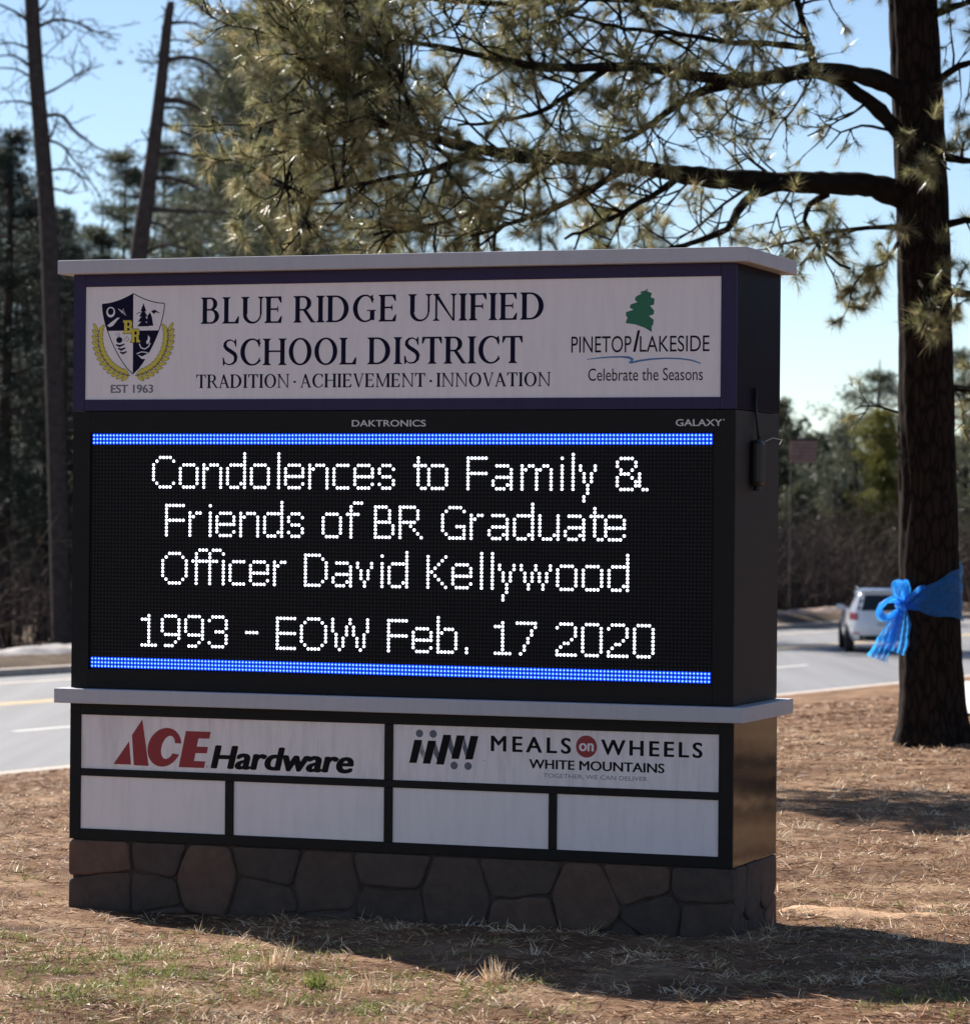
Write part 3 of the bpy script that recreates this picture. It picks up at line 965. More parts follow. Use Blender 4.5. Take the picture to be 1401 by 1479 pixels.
# letters traced in straightened panel units
pr.poly([(0.107, -1.421), (0.191, -1.421), (0.181, -1.320)])
pr.poly([(0.204, -1.423), (0.275, -1.424), (0.243, -1.224), (0.194, -1.293)])
oC = [(x + (y + 1.341) * 0.16, y) for x, y in ell(0.349, -1.341, 0.079, 0.084, 13, 340, 34)]
iC = [(x + (y + 1.341) * 0.22, y) for x, y in ell(0.366, -1.341, 0.031, 0.050, 22, 330, 34)]
pr.band(oC, iC)
sk = lambda x, y: (x + (y + 1.423) * 0.21, y)
pr.poly([sk(0.417, -1.424), sk(0.483, -1.424), sk(0.483, -1.268), sk(0.417, -1.268)])
for y0, y1, xr in ((-1.424, -1.395, 0.537), (-1.361, -1.333, 0.536), (-1.298, -1.268, 0.534)):
    pr.poly([sk(0.481, y0), sk(xr, y0), sk(xr, y1), sk(0.481, y1)])
pr.build("store_name", M_maroon, ace, "dark red store initials")
sans("Hardware", 0.567, 1.228, -1.421, 0.094, ace, M_ink, w=AW, bold=0.046, shear=0.2)
pr = Print(AW)
pr.band(ell(0.550, -1.417, 0.0045, 0.0045, 0, 360, 10), ell(0.550, -1.417, 0.003, 0.003, 0, 360, 10))
pr.build("trade_mark", M_maroon, ace)

# meal charity panel
mu = lambda px, py: (1.477 + (px - 133) * 0.000437, -1.372 + (425 + (px - 133) * 0.017 - py) * 0.000437)
pr = Print(AW)
gr = Print(AW + 0.0003)
for q in ([(133, 420), (210, 420), (265, 200), (185, 198)], [(272, 425), (350, 426), (408, 206), (325, 204)], [(408, 430), (488, 432), (560, 148), (480, 146)],
          [(562, 375), (640, 375), (698, 152), (616, 150)], [(703, 378), (780, 378), (836, 155), (756, 153)]):
    pr.poly([mu(*p) for p in q])
for q in ([(258, 205), (295, 320), (282, 395), (240, 320)], [(400, 212), (437, 322), (424, 400), (382, 325)], [(556, 160), (590, 280), (572, 362), (532, 262)], [(694, 163), (728, 285), (712, 368), (676, 268)]):
    gr.poly([mu(*p) for p in q])
for c_ in ((236, 137), (376, 140), (592, 438), (734, 441)):
    x, y = mu(*c_)
    gr.poly([(x + 0.0165 * math.cos(t_), y + 0.0165 * math.sin(t_)) for t_ in np.linspace(0, 6.0, 18)])
tag(pr.build("charity_emblem", M_ink, mow), kind='stuff')
tag(gr.build("charity_emblem_dots", M_slate, mow), kind='stuff')
sans("MEALS", 1.839, 2.189, -1.308, 0.062, mow, M_ink, w=AW, bold=0.028, space=1.35)
sans("WHEELS", 2.318, 2.750, -1.307, 0.060, mow, M_ink, w=AW, bold=0.028, space=1.3)
pr = Print(AW)
pr.poly([(2.2555 + 0.0455 * math.cos(t_), -1.277 + 0.0455 * math.sin(t_)) for t_ in np.linspace(0, 6.1, 28)])
pr.build("round_badge", M_maroon, mow)
sans("on", 2.224, 2.287, -1.295, 0.046, mow, M_paper, w=AW - 0.0008, bold=0.03)
sans("WHITE MOUNTAINS", 2.007, 2.590, -1.374, 0.037, mow, M_ink, w=AW, bold=0.028)
sans("TOGETHER, WE CAN DELIVER.", 2.070, 2.523, -1.410, 0.017, mow, M_grey_ink, w=AW)
sans("TM", 1.803, 1.814, -1.352, 0.005, mow, M_grey_ink, w=AW)

# ---------------------------------------------------------------- stone base
def stone_mat():
    m, nt, b = new_mat("rough_flagstone")
    oi = nt.nodes.new('ShaderNodeObjectInfo')
    r = nt.nodes.new('ShaderNodeValToRGB')
    els = r.color_ramp.elements
    els[0].position = 0; els[0].color = (0.125, 0.076, 0.056, 1)
    els[1].position = 1; els[1].color = (0.088, 0.062, 0.050, 1)
    for p_, c in ((0.25, (0.150, 0.088, 0.062)), (0.5, (0.075, 0.054, 0.044)), (0.75, (0.11, 0.072, 0.055))):
        e = els.new(p_); e.color = (*c, 1)
    nt.links.new(oi.outputs['Random'], r.inputs['Fac'])
    tc = nt.nodes.new('ShaderNodeTexCoord')
    n = nt.nodes.new('ShaderNodeTexNoise'); n.inputs['Scale'].default_value = 14; n.inputs['Detail'].default_value = 9; n.inputs['Roughness'].default_value = 0.7
    nt.links.new(tc.outputs['Object'], n.inputs['Vector'])
    mx = nt.nodes.new('ShaderNodeMix'); mx.data_type = 'RGBA'; mx.blend_type = 'MULTIPLY'; mx.inputs[0].default_value = 0.7
    r2 = nt.nodes.new('ShaderNodeValToRGB'); r2.color_ramp.elements[0].position = 0.3; r2.color_ramp.elements[0].color = (0.45, 0.45, 0.45, 1); r2.color_ramp.elements[1].position = 0.65
    nt.links.new(n.outputs['Fac'], r2.inputs['Fac']); nt.links.new(r.outputs[0], mx.inputs[6]); nt.links.new(r2.outputs[0], mx.inputs[7])
    nt.links.new(mx.outputs[2], b.inputs['Base Color'])
    b.inputs['Roughness'].default_value = 0.9
    bp = nt.nodes.new('ShaderNodeBump'); bp.inputs['Strength'].default_value = 0.7; bp.inputs['Distance'].default_value = 0.02
    nt.links.new(n.outputs['Fac'], bp.inputs['Height']); nt.links.new(bp.outputs[0], b.inputs['Normal'])
    return m


M_stone = stone_mat()
M_mortar = mat("dark_mortar", (0.062, 0.046, 0.038), 0.95, 0.3, 30, bump=0.4)
sbase = upart("stone_base", M_mortar, [(-0.088, 2.868, 0.0165, D - 0.014, -2.28, -1.7515)], 0)


def clip(poly, nx, ny, d):
    out = []
    for i in range(len(poly)):
        a_, b_ = poly[i], poly[(i + 1) % len(poly)]
        da, db = a_[0] * nx + a_[1] * ny - d, b_[0] * nx + b_[1] * ny - d
        if da <= 0:
            out.append(a_)
        if da * db < 0:
            t_ = da / (da - db)
            out.append((a_[0] + (b_[0] - a_[0]) * t_, a_[1] + (b_[1] - a_[1]) * t_))
    return out


def stones(length, height, seeds, place, gap=0.010):
    for i, (sx, sy) in enumerate(seeds):
        poly = [(0, 0), (length, 0), (length, height), (0, height)]
        for j, (qx, qy) in enumerate(seeds):
            if i == j:
                continue
            dx, dy = qx - sx, qy - sy
            l = math.hypot(dx, dy)
            if l > 1.2:
                continue
            nx, ny = dx / l, dy / l
            poly = clip(poly, nx, ny, (sx + qx) / 2 * nx + (sy + qy) / 2 * ny - gap / 2)
            if len(poly) < 3:
                break
        if len(poly) < 3:
            continue
        # subdivide and wobble the outline so edges are not ruler straight
        out = []
        for a_, b_ in zip(poly, poly[1:] + poly[:1]):
            l = math.hypot(b_[0] - a_[0], b_[1] - a_[1])
            n = max(1, int(l / 0.05))
            edge_outer = (a_[0] < 1e-6 and b_[0] < 1e-6) or (a_[1] < 1e-6 and b_[1] < 1e-6) or (a_[0] > length - 1e-6 and b_[0] > length - 1e-6) or (a_[1] > height - 1e-6 and b_[1] > height - 1e-6)
            for k_ in range(n):
                f_ = k_ / n
                x, y = a_[0] + (b_[0] - a_[0]) * f_, a_[1] + (b_[1] - a_[1]) * f_
                if k_ and not edge_outer:
                    x += random.uniform(-.009, .009); y += random.uniform(-.009, .009)
                out.append((x, y))
        for _ in range(2):      # round the corners off
            out = [q for p0_, p1_ in zip(out, out[1:] + out[:1]) for q in (((p0_[0] * 3 + p1_[0]) / 4, (p0_[1] * 3 + p1_[1]) / 4), ((p0_[0] + p1_[0] * 3) / 4, (p0_[1] + p1_[1] * 3) / 4))] if len(out) < 60 else out
        cx_, cy_ = sum(p[0] for p in out) / len(out), sum(p[1] for p in out) / len(out)
        th = random.uniform(0.027, 0.042)
        tx, ty = random.uniform(-.06, .06), random.uniform(-.06, .06)
        n = len(out)
        rings = []
        for f_, dpt in ((1.0, 0.0), (1.0, 0.72), (0.965, 0.92), (0.88, 1.0)):
            rings.append([place(cx_ + (x - cx_) * f_, cy_ + (y - cy_) * f_, th * dpt * (1 + tx * (x - cx_) / 0.2 * 2 + ty * (y - cy_) / 0.2 * 2)) for x, y in out])
        mb = MB()
        vs = [p for rg in rings for p in rg]
        fs = [(a_ * n + k_, a_ * n + (k_ + 1) % n, (a_ + 1) * n + (k_ + 1) % n, (a_ + 1) * n + k_) for a_ in range(3) for k_ in range(n)]
        fs.append(tuple(3 * n + k_ for k_ in range(n)))
        mb.add(vs, fs)
        mb.build("stone", M_stone, sbase)


random.seed(21)
HB = 0.50
seeds = []
x = 0.10
while x < 2.96:
    wdt = random.uniform(0.17, 0.30)
    if random.random() < 0.45:
        seeds.append((x + wdt / 2, HB - random.uniform(0.13, 0.18)))
    else:
        seeds.append((x + wdt * 0.5, HB - random.uniform(0.03, 0.08)))
        seeds.append((x + wdt * 0.4 + random.uniform(0, 0.08), HB - random.uniform(0.20, 0.26)))
    seeds.append((x + wdt / 2 + random.uniform(-.05, .05), HB - random.uniform(0.36, 0.46)))
    x += wdt
stones(2.99, HB, seeds, lambda x, y, d: (x - 0.105 - U0, 0.036 - d, y - 1.7535 - HB + LED_Z))
seeds = [(0.05, 0.42), (0.27, 0.40), (0.52, 0.42), (0.62, 0.2), (0.36, 0.18), (0.12, 0.16)]
stones(0.655, HB, seeds, lambda x, y, d: (2.849 + d - U0, 0.037 + x, y - 1.7535 - HB + LED_Z))
stones(0.655, HB, seeds, lambda x, y, d: (-0.069 - d - U0, D - 0.03 - x + 0.03, y - 1.7535 - HB + LED_Z))

# ================================================================== trees
def bark_mat(name, c0, c1, sc=9.0):
    m, nt, b = new_mat(name)
    tc = nt.nodes.new('ShaderNodeTexCoord')
    mp = nt.nodes.new('ShaderNodeMapping'); mp.inputs['Scale'].default_value = (1, 1, 0.28)
    v = nt.nodes.new('ShaderNodeTexVoronoi'); v.feature = 'DISTANCE_TO_EDGE'; v.inputs['Scale'].default_value = sc
    n = nt.nodes.new('ShaderNodeTexNoise'); n.inputs['Scale'].default_value = sc * 2.5; n.inputs['Detail'].default_value = 8
    nt.links.new(tc.outputs['Object'], mp.inputs[0]); nt.links.new(mp.outputs[0], v.inputs['Vector']); nt.links.new(mp.outputs[0], n.inputs['Vector'])
    r = nt.nodes.new('ShaderNodeValToRGB')
    r.color_ramp.elements[0].position = 0.02; r.color_ramp.elements[0].color = (*c0, 1)
    r.color_ramp.elements[1].position = 0.16; r.color_ramp.elements[1].color = (*c1, 1)
    nt.links.new(v.outputs['Distance'], r.inputs['Fac'])
    mx = nt.nodes.new('ShaderNodeMix'); mx.data_type = 'RGBA'; mx.blend_type = 'MULTIPLY'; mx.inputs[0].default_value = 0.6
    nt.links.new(r.outputs[0], mx.inputs[6]); nt.links.new(n.outputs['Fac'], mx.inputs[7])
    nt.links.new(mx.outputs[2], b.inputs['Base Color'])
    b.inputs['Roughness'].default_value = 0.95
    b.inputs['Specular IOR Level'].default_value = 0.1
    bp = nt.nodes.new('ShaderNodeBump'); bp.inputs['Strength'].default_value = 0.9; bp.inputs['Distance'].default_value = 0.03
    nt.links.new(r.outputs[0], bp.inputs['Height']); nt.links.new(bp.outputs[0], b.inputs['Normal'])
    return m


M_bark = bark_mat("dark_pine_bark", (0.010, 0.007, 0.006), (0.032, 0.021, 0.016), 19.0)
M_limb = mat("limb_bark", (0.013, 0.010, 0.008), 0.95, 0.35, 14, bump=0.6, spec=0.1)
M_deadwood = mat("grey_dead_wood", (0.058, 0.048, 0.046), 0.95, 0.3, 5, spec=0.1)
M_fartrunk = mat("far_trunk_bark", (0.045, 0.034, 0.029), 0.95, 0.35, 3, spec=0.1)
NEEDLE = [(0.0, (0.06, 0.072, 0.030)), (0.45, (0.235, 0.240, 0.110)), (0.75, (0.41, 0.375, 0.19)), (1.0, (0.58, 0.45, 0.26))]
M_needle = tint_mat("pine_needles", NEEDLE, 0.28, 0.50, 0.9)
M_far_needle = tint_mat("distant_pine_needles", [(0.0, (0.035, 0.046, 0.036)), (0.5, (0.085, 0.100, 0.058)), (1.0, (0.20, 0.20, 0.11))], 0.4, 0.38, 0.5)
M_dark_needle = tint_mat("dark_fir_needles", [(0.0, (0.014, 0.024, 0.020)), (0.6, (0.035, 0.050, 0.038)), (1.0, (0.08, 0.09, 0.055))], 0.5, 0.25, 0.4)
M_yellow_needle = tint_mat("yellow_green_needles", [(0.0, (0.06, 0.07, 0.015)), (0.5, (0.17, 0.17, 0.035)), (1.0, (0.28, 0.26, 0.07))], 0.45, 0.35, 0.4)
M_twig = tint_mat("bare_twigs", [(0.0, (0.035, 0.029, 0.028)), (0.6, (0.085, 0.066, 0.060)), (1.0, (0.18, 0.14, 0.12))], 0.9, 0.0, 0.1)


def smooth_path(pts, radii, step):
    """Catmull-Rom through the given points"""
    P = [np.array(p, float) for p in pts]
    P = [2 * P[0] - P[1]] + P + [2 * P[-1] - P[-2]]
    R = [radii[0]] + list(radii) + [radii[-1]]
    out, rr = [], []
    for i in range(1, len(P) - 2):
        n = max(2, int(np.linalg.norm(P[i + 1] - P[i]) / step))
        for k_ in range(n):
            t = k_ / n
            out.append(0.5 * ((2 * P[i]) + (-P[i - 1] + P[i + 1]) * t + (2 * P[i - 1] - 5 * P[i] + 4 * P[i + 1] - P[i + 2]) * t * t + (-P[i - 1] + 3 * P[i] - 3 * P[i + 1] + P[i + 2]) * t ** 3))
            rr.append(R[i] + (R[i + 1] - R[i]) * t)
    out.append(P[-2]); rr.append(R[-2])
    return np.array(out), np.array(rr)


def limb_obj(name, pts, radii, parent, mt, step=0.12, n=9, wob=0.0):
    p, r = smooth_path(pts, radii, step)
    if wob:
        p = p + rng.normal(0, wob, p.shape) * np.linspace(0.2, 1, len(p))[:, None]
        r = r * rng.uniform(0.88, 1.14, len(r))
    mb = MB()
    mb.tube([tuple(q) for q in p], list(r), n)
    o = mb.build(name, mt, parent, smooth=True)
    return o, p, r


# ---------------------------------------------------------------- near pine on the right
TREE_Y = 25.3
tb = at(1345, 1070, TREE_Y)
tb.z = float(gz(tb.x, TREE_Y))
near = empty("pine_tree", (0, 0, 0))
tag(near, "big near pine with dark furrowed trunk tied with a blue ribbon, right of the sign", "tree", None)
tp = []
for px, py, wpx in [(1345, 1095, 128), (1345, 1068, 112), (1345, 1045, 101), (1345, 1000, 94), (1343, 900, 88), (1341, 760, 84), (1338, 620, 81), (1337, 500, 78), (1334, 350, 77), (1328, 200, 74), (1318, 0, 70), (1305, -250, 64), (1300, -600, 56), (1296, -1000, 44), (1300, -1500, 26), (1302, -1900, 8)]:
    p = at(px, py, TREE_Y)
    tp.append((p, wpx / F_PX * TREE_Y / 2))
NSEG, NR = 56, 330
zs = [q[0].z for q in tp]
ztop = zs[-1]
zz = np.concatenate([np.linspace(zs[0], 7.5, 260), np.linspace(7.6, ztop, 70)])
xs_ = np.interp(zz, zs, [q[0].x for q in tp])
rs_ = np.interp(zz, zs, [q[1] for q in tp])
ang = np.linspace(0, 2 * math.pi, NSEG, endpoint=False)
A, Zg = np.meshgrid(ang, zz)
# furrowed plates: ridges that wander with height
ridge = np.abs(np.sin(A * 7 + 1.1 * np.sin(Zg * 2.3) + 0.6 * np.sin(Zg * 5.1 + A * 2))) ** 0.6
cross = np.abs(np.sin(Zg * 9 + 2.2 * np.sin(A * 3) + 1.5 * np.sin(A * 5 + Zg))) ** 0.4
disp = (0.022 * ridge * (0.6 + 0.4 * cross) - 0.016) * np.minimum(1, rs_[:, None] / 0.15)
lobes = 0.13 * np.exp(-np.maximum(Zg - zs[1], 0) / 0.20) * (np.cos(A * 5 + 0.6) + 0.5 * np.cos(A * 3))
Rg = rs_[:, None] * (1 + lobes) + disp
V = np.stack([xs_[:, None] + Rg * np.cos(A), TREE_Y + Rg * np.sin(A), Zg], -1).reshape(-1, 3)
i = np.arange(len(zz) - 1)[:, None] * NSEG
k = np.arange(NSEG)[None]
kn = (k + 1) % NSEG
Fc = np.stack([i + k, i + kn, i + NSEG + kn, i + NSEG + k], -1).reshape(-1, 4)
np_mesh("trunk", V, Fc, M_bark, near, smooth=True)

PXM = F_PX / TREE_Y
twC, twD, twL, twT = [], [], [], []            # needle tufts
sg = [[], [], [], []]                            # twig segments


def twig(P0, P1, r0, r1):
    sg[0].append(P0); sg[1].append(P1); sg[2].append(r0); sg[3].append(r1)


def spray(P, d, length, density, depth=0):
    """a side branch: wandering twig with sub-twigs and needle tufts on its outer part"""
    n = max(3, int(length / 0.10))
    p = np.array(P, float)
    d = unit(np.array(d, float))
    st = length / n
    r = 0.0045 + 0.010 * length
    for i_ in range(n):
        d = unit(d + rng.normal(0, 0.16, 3) + np.array([0, 0, 0.035]))
        q = p + d * st
        twig(p, q, r * (1 - i_ / n * 0.8), r * (1 - (i_ + 1) / n * 0.8))
        f_ = (i_ + 1) / n
        if depth < 2 and f_ > 0.2 and rng.random() < (0.85 if depth == 0 else 0.55):
            sd = unit(d * 0.8 + rng.normal(0, 0.75, 3))
            spray(q, sd, length * rng.uniform(0.25, 0.55) * (1.15 - 0.5 * f_), density, depth + 1)
        if rng.random() < density * (0.22 + 0.5 * f_) and f_ > 0.35:
            twC.append(q); twD.append(d + rng.normal(0, 0.25, 3)); twL.append(rng.uniform(0.07, 0.155)); twT.append(rng.normal(0.42, 0.2))
        p = q
    if rng.random() < density * 1.2:
        twC.append(p); twD.append(d); twL.append(rng.uniform(0.09, 0.19)); twT.append(rng.normal(0.5, 0.2))


def px_limb(pts, r0, r1, name="limb", depths=(0, 0), spawn=None, wob=0.006):
    """limb drawn through photograph points; depths = offset from the trunk's depth at both ends"""
    n = len(pts)
    P = []
    for i_, (x, y) in enumerate(pts):
        f_ = i_ / (n - 1)
        P.append(tuple(at(x, y, TREE_Y + depths[0] + (depths[1] - depths[0]) * f_)))
    rad = [r0 + (r1 - r0) * (i_ / (n - 1)) ** 0.75 for i_ in range(n)]
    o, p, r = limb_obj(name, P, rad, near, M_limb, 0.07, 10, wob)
    if spawn:
        f0, cnt, ln0, ln1, dens, dirs = spawn
        cnt = max(2, int(cnt * 0.60))
        for _ in range(cnt):
            f_ = rng.uniform(f0, 1.0)
            k_ = int(f_ * (len(p) - 2))
            along = p[k_ + 1] - p[k_]
            dd = np.array(dirs[rng.integers(len(dirs))], float)
            dvec = unit(unit(along) * rng.uniform(0.3, 0.9) + dd + rng.normal(0, 0.35, 3))
            spray(p[k_], dvec, rng.uniform(ln0, ln1), dens)
    return p


UP, DN, FR, BK = (0.0, 0.2, 0.8), (0.0, 0.1, -0.8), (0.0, -0.9, 0.1), (0.0, 0.8, 0.1)
# the long lower limb
px_limb([(1318, 292), (1262, 268), (1200, 264), (1120, 262), (1040, 257), (975, 250), (915, 240), (860, 230), (800, 227), (740, 224), (690, 215), (640, 203)], 0.105, 0.036, depths=(0, -1.6),
        spawn=(0.25, 24, 0.5, 1.0, 0.45, [UP, DN, FR, BK]))
px_limb([(640, 203), (590, 188), (540, 178), (500, 165), (455, 150), (420, 140)], 0.034, 0.012, depths=(-1.6, -2.2), spawn=(0.0, 34, 0.5, 1.1, 1.0, [UP, DN, FR, BK]))
px_limb([(690, 214), (640, 240), (590, 252), (530, 262), (470, 275), (425, 290)], 0.028, 0.010, depths=(-1.5, -2.4), spawn=(0.1, 30, 0.4, 0.9, 1.0, [UP, DN, FR, BK]))
px_limb([(800, 228), (755, 262), (710, 292), (660, 315), (600, 330), (540, 338)], 0.030, 0.010, depths=(-1.2, -2.0), spawn=(0.15, 34, 0.4, 0.85, 0.95, [UP, DN, FR, BK]))
px_limb([(905, 240), (850, 275), (790, 305), (730, 325), (680, 340)], 0.032, 0.011, depths=(-1.0, -1.9), spawn=(0.2, 26, 0.4, 0.8, 0.85, [UP, DN, FR, BK]))
px_limb([(985, 253), (945, 280), (900, 305), (860, 325), (815, 345)], 0.030, 0.010, depths=(-0.8, -1.4), spawn=(0.2, 20, 0.4, 0.75, 0.75, [UP, DN, FR, BK]))
px_limb([(610, 195), (590, 150), (575, 105), (540, 70), (500, 40)], 0.026, 0.009, depths=(-1.7, -2.0), spawn=(0.2, 26, 0.4, 0.9, 1.0, [UP, DN, FR, BK, (-0.8, 0, 0.2)]))
px_limb([(560, 182), (510, 140), (470, 100), (440, 70), (400, 50)], 0.026, 0.009, depths=(-1.8, -2.3), spawn=(0.2, 26, 0.4, 0.8, 1.0, [UP, DN, FR, BK]))
px_limb([(470, 158), (440, 200), (420, 240), (400, 300)], 0.020, 0.008, depths=(-2.1, -2.3), spawn=(0.1, 18, 0.35, 0.65, 1.0, [UP, DN, FR, BK]))
# second limb with its fork at the trunk
p = px_limb([(1325, 142), (1285, 122), (1240, 107), (1180, 100), (1120, 110), (1060, 116), (1000, 108), (940, 98), (880, 96), (820, 98), (760, 92), (700, 80)], 0.085, 0.026, depths=(0, -1.3),
        spawn=(0.3, 34, 0.5, 1.0, 0.55, [UP, DN, FR, BK]))
px_limb([(1325, 225), (1290, 180), (1250, 142), (1205, 112), (1170, 100)], 0.070, 0.045, depths=(0, -0.2))
px_limb([(700, 80), (640, 68), (580, 58), (520, 50), (460, 55), (400, 45)], 0.025, 0.010, depths=(-1.3, -2.0), spawn=(0.0, 32, 0.45, 0.95, 0.9, [UP, DN, FR, BK]))
px_limb([(1070, 116), (1010, 132), (965, 160), (925, 190), (885, 210), (840, 222)], 0.045, 0.014, depths=(-0.5, -1.0), spawn=(0.3, 14, 0.35, 0.7, 0.5, [UP, DN, FR]))
px_limb([(880, 96), (830, 130), (780, 160), (720, 175), (660, 180)], 0.028, 0.010, depths=(-0.9, -1.4), spawn=(0.1, 24, 0.4, 0.8, 0.8, [UP, DN, FR]))
px_limb([(1178, 100), (1170, 70), (1160, 35), (1150, -10), (1135, -60)], 0.035, 0.018, depths=(-0.25, -0.5), spawn=(0.3, 14, 0.4, 0.8, 0.7, [UP, FR, (-0.8, 0, 0), (0.8, 0, 0)]))
px_limb([(1175, 70), (1110, 62), (1050, 60), (980, 48), (900, 40), (820, 20)], 0.030, 0.012, depths=(-0.3, -1.0), spawn=(0.2, 28, 0.4, 0.85, 0.75, [UP, DN, FR]))
px_limb([(1172, 112), (1150, 150), (1120, 190), (1095, 235)], 0.012, 0.004, depths=(-0.3, -0.6), spawn=(0.3, 8, 0.2, 0.45, 0.12, [DN, FR, (-0.8, 0, 0)]))
px_limb([(1080, 116), (1060, 150), (1030, 185), (1000, 205)], 0.010, 0.004, depths=(-0.5, -0.7), spawn=(0.3, 8, 0.2, 0.45, 0.12, [DN, FR, (-0.8, 0, 0)]))
px_limb([(1255, 145), (1235, 160), (1200, 180), (1165, 195)], 0.014, 0.005, depths=(-0.1, -0.4), spawn=(0.3, 7, 0.25, 0.45, 0.2, [DN, (-0.8, 0, 0)]))
px_limb([(1290, 188), (1245, 182), (1215, 190), (1195, 215)], 0.014, 0.005, depths=(-0.1, -0.3), spawn=(0.3, 6, 0.2, 0.4, 0.2, [DN, (-0.8, 0, 0)]))
# lower forks near the sign
px_limb([(1130, 266), (1090, 280), (1065, 305), (1050, 330), (1005, 348), (960, 362), (900, 372)], 0.048, 0.012, depths=(-0.5, -0.9), spawn=(0.35, 14, 0.25, 0.55, 0.35, [UP, DN, FR]))
px_limb([(1196, 280), (1170, 295), (1163, 318), (1176, 345), (1200, 372), (1228, 388)], 0.028, 0.010, depths=(-0.2, -0.5), spawn=(0.4, 12, 0.25, 0.5, 0.5, [DN, FR, (0.7, 0, 0), (-0.7, 0, 0)]))
px_limb([(1320, 330), (1270, 328), (1215, 333), (1175, 342), (1130, 352), (1090, 362)], 0.026, 0.007, depths=(0, -0.6), spawn=(0.3, 18, 0.25, 0.55, 0.5, [UP, DN, FR]))
px_limb([(1250, 390), (1235, 410), (1225, 430)], 0.010, 0.005, depths=(-0.5, -0.6), spawn=(0.3, 5, 0.15, 0.3, 1.0, [DN, (0.7, 0, 0)]))
px_limb([(1300, 345), (1280, 375), (1250, 390)], 0.016, 0.010, depths=(0, -0.5), spawn=(0.3, 8, 0.2, 0.4, 0.8, [DN, (0.7, 0, 0), FR]))
# needles in front of the trunk
for (x, y, dx, dy) in [(1330, 160, 10, 40), (1345, 190, -30, 60), (1350, 215, 20, 30), (1325, 400, 20, 40), (1350, 420, -20, 60), (1340, 350, 30, 10), (1360, 455, -10, 30)]:
    px_limb([(x, y), (x + dx * .5, y + dy * .5), (x + dx, y + dy)], 0.014, 0.006, depths=(-0.15, -0.7), spawn=(0.3, 3, 0.12, 0.3, 0.5, [FR, DN, (0.6, -0.4, 0)]))
# limbs to the right of the trunk
for pts, dp in (([(1350, 120), (1385, 95), (1425, 85), (1480, 60)], (0, -0.8)), ([(1358, 225), (1400, 232), (1450, 228), (1520, 240)], (0, -0.9)), ([(1362, 325), (1395, 318), (1440, 322), (1500, 330)], (0, -0.5)),
                ([(1368, 420), (1400, 425), (1440, 420), (1490, 430)], (0, -0.6)), ([(1345, 20), (1390, 5), (1440, -10), (1500, -20)], (0, -0.8)), ([(1368, 560), (1400, 562), (1440, 570)], (0, 0.4))):
    px_limb(pts, 0.035, 0.010, depths=dp, spawn=(0.2, 16, 0.3, 0.6, 0.75, [UP, DN, FR, BK]))
px_limb([(1310, 600), (1285, 592), (1255, 585), (1235, 590)], 0.012, 0.005, depths=(0, 0.3), spawn=(0.5, 4, 0.15, 0.3, 0.3, [UP, DN]))
# limbs above the frame: the crown goes on upwards
px_limb([(1315, -70), (1240, -40), (1150, -10), (1050, 10), (960, 5), (880, -5), (800, 0), (720, 5)], 0.075, 0.020, depths=(0, -1.0), spawn=(0.25, 46, 0.4, 0.9, 0.8, [UP, DN, DN, FR]))
px_limb([(720, 5), (640, 0), (560, -5), (480, 5), (410, 10)], 0.022, 0.010, depths=(-1.0, -1.8), spawn=(0.0, 26, 0.45, 0.9, 0.85, [UP, DN, FR]))
for j in range(24):
    z0 = rng.uniform(6.6, 14.5)
    azm = rng.uniform(0, 2 * math.pi)
    Lh = (3.6 - (z0 - 6.5) * 0.28) * rng.uniform(0.8, 1.1)
    x0 = float(np.interp(z0, zs, [q[0].x for q in tp]))
    dv = np.array([math.cos(azm), math.sin(azm), 0.0])
    pts = [np.array([x0, TREE_Y, z0]) + dv * Lh * f_ + np.array([0, 0, 0.25 * math.sin(f_ * 3) - 0.2 * f_ * f_ * Lh * 0.3]) for f_ in (0, 0.25, 0.5, 0.75, 1.0)]
    o, p, r = limb_obj("limb", pts, [0.06, 0.05, 0.035, 0.022, 0.01], near, M_limb, 0.2, 7, 0.01)
    for _ in range(int(11 * Lh / 2)):
        k_ = int(rng.uniform(0.3, 1) * (len(p) - 2))
        spray(p[k_], unit(p[k_ + 1] - p[k_]) * 0.7 + rng.normal(0, 0.6, 3), rng.uniform(0.4, 0.9), 0.6, 1)
Vt, Ft = tubes_np(sg, 4)
tag(np_mesh("twigs", Vt, Ft, M_limb, near), kind='stuff')
Vn, Fn, Tn = tufts(np.array(twC), np.array(twD), np.array(twL), 36, 0.0032, 1.0, np.array(twT), 0.2)
tag(np_mesh("needles", Vn, Fn, M_needle, near, Tn), kind='stuff')
print("near pine: tufts", len(twC), "twigs", len(sg[0]))


